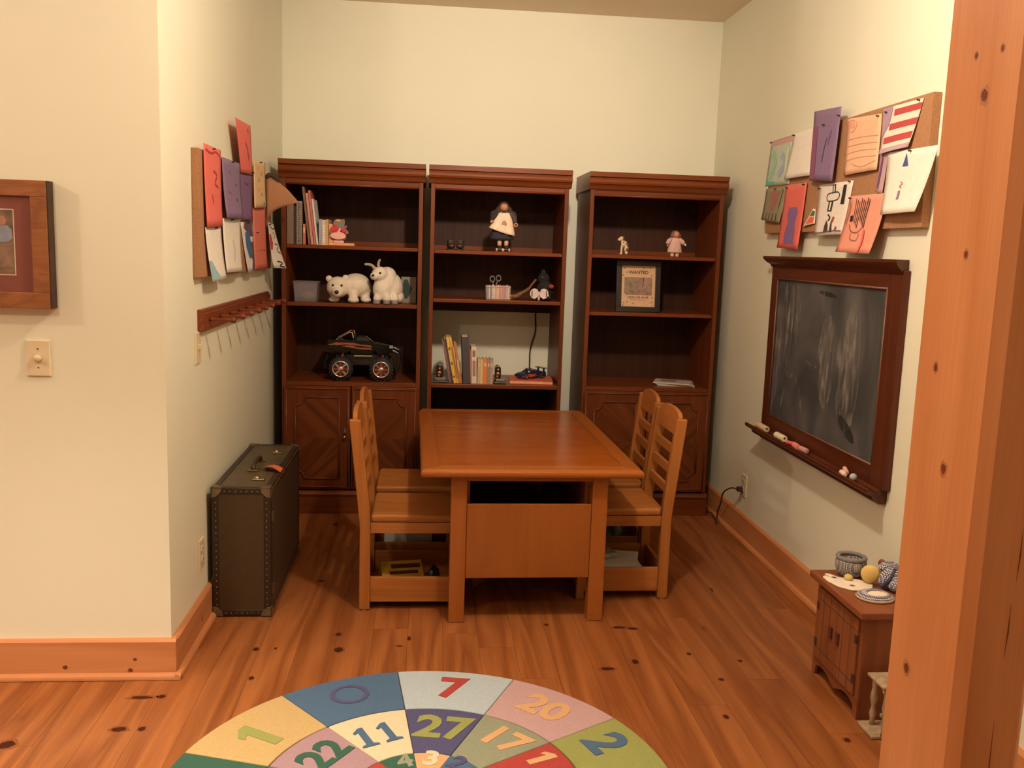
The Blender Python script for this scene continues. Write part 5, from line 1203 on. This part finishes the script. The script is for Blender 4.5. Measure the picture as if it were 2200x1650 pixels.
for i, c in enumerate(cols):
    x = .325+.0096*i; L = .070+.008*((i*5) % 4)/3
    tt = thing('crayon', nm[i]+' crayon standing in the clear plastic box', 'crayon', (x, 5.010, q2+.0025), 0, 'crayons in the clear box')
    cy = obj('stick', cyl(B(), (x, 5.010, q2+.0025), (x, 5.010, q2+L), .0043, n=10), ink(c), tt, smooth=False)
    obj('tip', cyl(B(), (x, 5.010, q2+L), (x, 5.010, q2+L+.008), .0036, .0015, 10), ink(c), tt)
t = thing('scissors', 'scissors with dark grey ring handles stuck in the crayon box', 'scissors', (.367, 5.05, q2+.0025))
sg = plain('scissor_grey', (.13, .115, .10), .45)
for x, z_ in ((.352, .112), (.386, .117)):
    obj('ring_handle', torus(B(), (x, 5.050, q2+z_), .0125, .0035, rotx(90) @ Matrix.Diagonal((1, 1.25, 1, 1)), 18, 8), sg, t, smooth=True)
obj('blade', tube(B(), [(.355, 5.050, q2+.099), (.372, 5.050, q2+.06), (.376, 5.050, q2+.004)], .0035, 6), M['chrome'], t); obj('blade', tube(B(), [(.382, 5.053, q2+.104), (.368, 5.054, q2+.06), (.362, 5.053, q2+.004)], .0035, 6), M['chrome'], t)
t = thing('wooden_stick', 'crooked brown wooden stick propped up behind the crayon box', 'stick', (.50, 5.12, q2))
obj('stem', tube(B(), smoothpts([(.450, 5.10, q2+.020), (.490, 5.10, q2+.018), (.520, 5.12, q2+.034), (.560, 5.15, q2+.055), (.585, 5.18, q2+.080), (.612, 5.20, q2+.112)]), [.010]*4+[.013]*8+[.010]*8+[.007]*11, 10), plain('stick_brown', (.20, .085, .025), .6, var=.3), t, smooth=True)
obj('fork', tube(B(), [(.500, 5.10, q2+.020), (.480, 5.10, q2+.008), (.455, 5.10, q2+.0075)], .007, 8), plain('stick_brown', (.2, .085, .025)), t)
t = thing('winged_ornament', 'white butterfly shaped ornament at the right end of the shelf', 'ornament', (.615, 5.02, q2))
wp = plain('wing_white', (.62, .50, .46), .6, var=.1); dk = plain('wing_dark', (.10, .075, .06), .6)
for sx in (-1, 1):
    pts = [(0, .034)] + [(sx*(.026+.026*math.cos(R(a))), .040+.030*math.sin(R(a))) for a in (130, 90, 50, 20, -10, -50, -95)] + [(sx*.006, .024)]
    w_ = obj('wing', prism(B(), [(.610+x, q2+z_) for x, z_ in pts], 5.012-.004, 5.016, 'y'), wp, t, bevel=.002)
    obj('wing_spot', prism(B(), [(.610+sx*.040+.0035*math.cos(R(a)), q2+.040+.022*math.sin(R(a))) for a in range(0, 360, 30)], 5.006, 5.0085, 'y'), dk, w_)
obj('body', lathe(B(), [(.004, .001), (.008, .012), (.007, .045), (.003, .052)], (.610, 5.024, q2), 12), wp, t, smooth=True)
obj('tail', prism(B(), [(.650, q2+.052), (.668, q2+.028), (.652, q2+.028)], 5.012, 5.016, 'y'), wp, t)
t = thing('dark_plush', 'black soft toy with a red patch behind the white ornament', 'plush toy', (.66, 5.11, q2))
blob('body', [((.655, 5.115, q2+.055), (.050, .045, .055)), ((.645, 5.115, q2+.120), (.034, .032, .036)), ((.640, 5.10, q2+.155), (.015, .015, .020))], plain('black_plush', (.012, .009, .009), .95, var=.3), t)
obj('red_patch', ball(B(), (.682, 5.055, q2+.080), (.015, .010, .012), 12, 8), plain('patch_red', (.34, .035, .02), .8), t, smooth=True)
obj('eye', ball(B(), (.634, 5.082, q2+.128), .005, 8, 6), plain('eye_grey', (.12, .10, .10), .3), t, smooth=True)
for x in (.62, .668): obj('foot', ball(B(), (x, 5.085, q2+.014), (.018, .024, .0135), 10, 8), plain('black_plush', (.012, .009, .009)), t, smooth=True)

# ---------------------------------------------------------------- middle bookcase, base shelf
q3 = SH[2][2]+.0005
def bookend(label, x0, x1, xa, xb):
    t = thing('bookend', label, 'bookend', ((x0+x1)/2, 5.04, q3), 0, 'black bookends with a copper relief')
    obj('base', bx(x0, x1, 4.998, 5.090, q3, q3+.010), M['black'], t, bevel=.002)
    p = obj('plinth', bx(x0+.006, x1-.006, 5.004, 5.084, q3+.0105, q3+.030), M['black'], t, bevel=.003)
    obj('name_plate', bx(x0+.012, x1-.010, 5.0025, 5.0038, q3+.014, q3+.026), plain('plate_silver', (.42, .36, .28), .3, metal=.9, var=.5, scale=180), p)
    pts = [(xa, q3+.031), (xb, q3+.031), (xb+.001, q3+.080)] + [((xa+xb)/2+(xb-xa)/2*math.cos(R(a)), q3+.082+.018*math.sin(R(a))) for a in range(0, 181, 20)] + [(xa-.001, q3+.080)]
    blk = obj('upright', prism(B(), pts, 5.010, 5.078, 'y'), plain('gloss_black2', (.014, .010, .010), .2), t, bevel=.003)
    xm = (xa+xb)/2; cop = plain('copper_relief', (.42, .17, .08), .35, metal=.9, var=.3)
    bm = B(); ball(bm, (xm, 5.009, q3+.078), (.009, .006, .010), 12, 8); ball(bm, (xm, 5.009, q3+.055), (.013, .005, .012), 12, 8); ball(bm, (xm-.003, 5.009, q3+.040), (.008, .004, .009), 10, 8)
    obj('relief', bm, cop, blk, smooth=True)
bookend('black bookend with a copper relief at the left of the leaning books', .036, .116, .054, .090)
bookend('black bookend with a copper relief at the right of the small books', .3745, .445, .380, .412)
G2 = 'books on the middle bookcase lower shelf'
T2 = -11
book('thin maroon book leaning at the left of the row', .1275, .010, q3, .235, (.24, .09, .075), T2, group=G2)
book('thin dark purple book leaning between maroon and yellow', .139, .012, q3, .248, (.065, .035, .045), T2, group=G2)
book('tall bright yellow book with black spine marks', .1525, .015, q3, .258, (.70, .44, .06), T2, group=G2, detail=[((.12, .07, .02), .12, .16), ((.12, .07, .02), .4, .46), ((.12, .07, .02), .72, .78)])
book('tall amber yellow book beside the bright yellow one', .169, .013, q3, .257, (.62, .36, .08), T2, group=G2, detail=[((.3, .12, .03), .1, .8)])
book('orange-brown book leaning against the thick grey one', .1835, .015, q3, .222, (.46, .17, .06), T2+1.5, group=G2, detail=[((.62, .4, .2), .3, .6)])
book('thick charcoal grey book standing in the row', .2035, .040, q3, .258, (.060, .050, .052), -3.2, group=G2)
book('very thin rose book beside the thick grey one', .2450, .0045, q3, .195, (.45, .22, .20), -3.0, group=G2)
book('white book with dark spine lettering', .2505, .028, q3, .206, (.66, .54, .42), -2.0, group=G2, detail=[((.22, .15, .12), .72, .9), ((.3, .2, .15), .2, .62)])
for lab, x, w_, c, hh in (('small beige paperback next to the white book', .2810, .0150, (.50, .38, .28), .138), ('small cream and yellow paperback in the row', .2967, .0145, (.66, .46, .20), .136), ('small orange paperback in the row', .3118, .0225, (.62, .20, .06), .138), ('small grey-green paperback in the row', .3350, .0145, (.27, .23, .19), .136), ('small grey paperback at the right end of the row', .3502, .0175, (.36, .27, .22), .137)):
    book(lab, x, w_, q3, hh, c, group=G2, detail=[((.6, .45, .3), .7, .85)], depth=.11)
t = thing('flat_book', 'large orange-red book lying flat under the toy car', 'book', (.59, 5.12, q3))
mb = TR(.592, 5.125, q3) @ rotz(-4)
bm = B(); box(bm, -.122, .122, -.105, .105, 0, .003, mb); box(bm, -.122, .122, -.105, .105, .017, .020, mb); box(bm, -.122, -.119, -.105, .105, .003, .017, mb); obj('cover', bm, plain('orange_cover', (.60, .11, .05), .5), t)
bm = B(); box(bm, -.119, .120, -.103, .103, .0031, .0169, mb); obj('page_block', bm, plain('peach_pages', (.68, .36, .22), .8), t)
t = thing('toy_car', 'dark blue toy sports car with flames and a rear wing on the flat book', 'toy car', (.59, 5.13, q3+.0205))
mc = TR(.592, 5.125, q3+.0208) @ rotz(28)
navyp = plain('car_blue', (.014, .020, .075), .2, var=.1)
pr_ = [(-.088, .012), (-.090, .022), (-.070, .030), (-.040, .036), (-.015, .050), (.020, .052), (.050, .040), (.082, .038), (.086, .015), (.080, .008), (-.080, .008)]
obj('body', prism(B(), pr_, -.036, .036, 'y', M=mc), navyp, t, bevel=.004)
obj('windows', prism(B(), [(-.034, .038), (-.014, .048), (.018, .050), (.044, .041)], -.0365, .0365, 'y', M=mc), plain('car_glass', (.03, .025, .03), .08), t)
for dy in (-.0372, .0366): obj('flame_decal', prism(B(), [(-.082, .018), (-.05, .030), (-.01, .027), (.02, .032), (.0, .020), (.03, .018), (-.02, .013), (-.07, .011)], dy, dy+.0006, 'y', M=mc), plain('car_flame', (.42, .07, .02), .35), t)
for x in (-.055, .055):
    for dy in (-.037, .037):
        w_ = obj('wheel', lathe(B(), [(.008, -.006), (.0145, -.005), (.0155, 0), (.0145, .005), (.008, .006)], (x, dy, .0155), 18, 'y', M=mc), M['rubber'], t, smooth=True)
        obj('wheel_rim', lathe(B(), [(.0095, -.0066), (.0095, -.0072), (.004, -.0078)] if dy < 0 else [(.0095, .0066), (.0095, .0072), (.004, .0078)], (x, dy, .0155), 14, 'y', M=mc), M['chrome'], w_)
bm = B(); box(bm, .058, .086, -.040, .040, .056, .060, mc); obj('rear_wing', bm, navyp, t)
for dy in (-.028, .028): bm = B(); box(bm, .066, .076, dy-.002, dy+.002, .038, .056, mc); obj('wing_strut', bm, navyp, t)
bm = B(); box(bm, -.030, -.008, -.014, .014, .044, .058, mc); obj('engine_scoop', bm, M['chrome'], t, bevel=.003)
tag(obj('hanging_cord', tube(B(), smoothpts([(.640, 5.452, 1.40), (.646, 5.452, 1.10), (.648, 5.450, 1.00), (.628, 5.450, .92), (.620, 5.450, .86), (.621, 5.450, .80), (.622, 5.452, .55)]), .0045, 8), M['cord'], smooth=True), 'dark cord hanging down the wall seen through the open bookcase back', 'cord')

# ---------------------------------------------------------------- right bookcase
r1 = SH[3][0]+.0005
t = thing('spotted_dog', 'small white wooden dog figurine with brown spots', 'figurine', (1.07, 5.04, r1))
ivory = plain('dog_white', (.66, .48, .32), .6); spot = plain('dog_spot', (.13, .055, .02), .6)
blob('body', [((1.082, 5.04, r1+.052), (.014, .012, .026)), ((1.090, 5.04, r1+.038), (.013, .012, .024)), ((1.068, 5.04, r1+.070), (.010, .010, .022)), ((1.060, 5.036, r1+.090), (.013, .011, .012)), ((1.049, 5.033, r1+.084), (.012, .009, .009)), ((1.0615, 5.03, r1+.032), (.0065, .007, .030)), ((1.059, 5.028, r1+.006), (.009, .010, .006)), ((1.092, 5.045, r1+.014), (.010, .014, .014))], ivory, t, .0028)
for p, r in (((1.070, 5.030, r1+.090), (.005, .004, .012)), ((1.086, 5.028, r1+.060), (.004, .003, .006)), ((1.074, 5.026, r1+.045), (.004, .003, .011)), ((1.092, 5.030, r1+.030), (.006, .004, .010)), ((1.095, 5.031, r1+.050), (.004, .003, .007)), ((1.073, 5.029, r1+.068), (.003, .003, .004))): obj('spot', ball(B(), p, r, 8, 6), spot, t, smooth=True)
t = thing('small_doll', 'small doll in a pale pink dress on the right bookcase top shelf', 'doll', (1.364, 5.04, r1))
pinkd = plain('doll_dress', (.60, .38, .33), .85, var=.15, scale=60, bump=.3)
obj('head', ball(B(), (1.366, 5.030, r1+.121), (.017, .017, .018), 16, 10), plain('doll_face', (.52, .22, .13), .6), t, smooth=True)
blob('hair', [((1.364, 5.040, r1+.126), (.025, .020, .019)), ((1.344, 5.036, r1+.114), (.009, .010, .014)), ((1.386, 5.036, r1+.114), (.009, .010, .014))], plain('doll_hair2', (.22, .10, .06), .8, var=.3), t, .003)
obj('dress', lathe(B(), [(.018, r1+.106), (.028, r1+.098), (.034, r1+.070), (.042, r1+.026), (.040, r1+.022), (.010, r1+.030)], (1.364, 5.04, 0), 24, sy=.6), pinkd, t, smooth=True)
obj('sleeve', tube(B(), [(1.342, 5.036, r1+.098), (1.326, 5.032, r1+.084), (1.318, 5.028, r1+.068)], [.010, .013, .011], 10), pinkd, t, smooth=True); obj('sleeve', tube(B(), [(1.386, 5.036, r1+.098), (1.402, 5.032, r1+.084), (1.414, 5.028, r1+.070)], [.010, .013, .010], 10), pinkd, t, smooth=True)
obj('hand', ball(B(), (1.319, 5.026, r1+.060), .006, 8, 6), plain('doll_face', (.52, .22, .13)), t, smooth=True); obj('hand', ball(B(), (1.420, 5.026, r1+.066), .006, 8, 6), plain('bright_hand', (.85, .72, .6), .4), t, smooth=True)
for x in (1.350, 1.378): obj('leg', lathe(B(), [(.010, r1), (.011, r1+.008), (.009, r1+.028)], (x, 5.035, 0), 12), plain('doll_leg2', (.60, .38, .28), .6), t, smooth=True)
# wanted poster
r2 = SH[3][1]+.0005
t = thing('wanted_poster', 'black framed WANTED poster leaning on the right bookcase shelf', 'framed poster', (1.177, 5.1, r2))
FW, FH = .252, .288
mw = TR(1.178, 5.055, r2+.001) @ rotx(-6)
fb = plain('black_frame', (.016, .011, .009), .3)
for a, b_, c_, d_ in ((-FW/2, FW/2, 0, .030), (-FW/2, FW/2, FH-.028, FH)): obj('frame_rail', box(B(), a, b_, 0, .016, c_, d_, mw), fb, t, bevel=.002)
for a, b_ in ((-FW/2, -FW/2+.030), (FW/2-.030, FW/2)): obj('frame_stile', box(B(), a, b_, 0, .016, .030, FH-.028, mw), fb, t, bevel=.002)
obj('backing', box(B(), -FW/2+.02, FW/2-.02, .010, .014, .02, FH-.02, mw), M['black'], t)
tan = plain('poster_tan', (.58, .38, .22), .8, var=.06, scale=30); brn = plain('poster_brown', (.10, .045, .02), .8)
ps = obj('poster_sheet', box(B(), -.0965, .0965, .007, .0095, .029, .262, mw), tan, t)
obj('photo_print', prism(B(), [(-.080, .105), (-.070, .095), (.078, .095), (.080, .195), (-.080, .195)], .0062, .0071, 'y', M=mw), plain('photo_sepia', (.26, .16, .12), .6, var=.5, scale=28), ps)
obj('photo_shade', prism(B(), [(-.078, .11), (-.06, .10), (-.01, .10), (.0, .15), (-.03, .19), (-.078, .19)], .0058, .0062, 'y', M=mw), plain('photo_olive', (.21, .15, .09), .6, var=.4, scale=40), ps)
obj('photo_pole', prism(B(), [(.024, .140), (.028, .140), (.032, .194), (.027, .194)], .0056, .0062, 'y', M=mw), brn, ps)
def ptext(s_, size, z_, bold, x=0):
    bm = text_mesh(s_, size, bold, .0001); bmesh.ops.transform(bm, matrix=mw @ TR(x, .0066, z_) @ rotx(90), verts=bm.verts[:]); obj('lettering', bm, brn, ps)
ptext('WANTED', .026, .222, .0007); ptext('DEAD OR ALIVE', .0165, .082, .0004)
obj('small_print', box(B(), -.045, .045, .0064, .0070, .0675, .0700, mw), plain('poster_brown2', (.24, .13, .07), .8), ps)
for x, z_ in ((-.064, .222), (.075, .206), (.03, .247), (.068, .250), (-.080, .245), (-.088, .205), (.08, .083), (-.062, .056), (-.028, .048), (-.082, .052), (.078, .055), (.084, .038), (-.086, .038)):
    bm = prism(B(), [(x+.005*math.cos(R(a)), z_+.005*math.sin(R(a))) for a in range(0, 360, 60)], .0064, .0070, 'y', M=mw); obj('bullet_hole_print', bm, plain('poster_brown3', (.30, .17, .09), .8), ps)
t_ = obj('easel_back', box(B(), -.02, .02, .017, .020, .06, .20, mw), M['black'], t)
# magazines and thin booklet
r3 = SH[3][2]+.0005
mg = [('bottom magazine of the flat stack in the right bookcase', 1.435, 5.120, -12, (.55, .47, .40)), ('middle magazine of the flat stack in the right bookcase', 1.430, 5.118, -16, (.60, .52, .46)), ('top magazine with a white cover in the right bookcase', 1.418, 5.112, -20, (.62, .54, .48))]
for i, (lab, x, y, rz, c) in enumerate(mg):
    t = thing('magazine', lab, 'magazine', (x, y, r3+.0065*i), 0, 'magazines in the right bookcase')
    m_ = TR(x, y, r3+.0066*i) @ rotz(rz)
    bm = B(); box(bm, -.105, .105, -.080, .080, 0, .0062, m_); obj('pages', bm, plain('mag_%d' % i, c, .35, var=.1), t)
    if i == 2: bm = B(); box(bm, -.07, .02, -.03, .05, .0063, .0066, m_); obj('cover_picture', bm, plain('mag_pic', (.30, .22, .19), .35, var=.4), t)
tag(obj('thin_booklet', bx(.8895, .8925, 5.0, 5.14, r3, r3+.13), plain('booklet_white', (.6, .52, .44), .6)), 'thin white booklet leaning against the left side of the right bookcase', 'booklet')
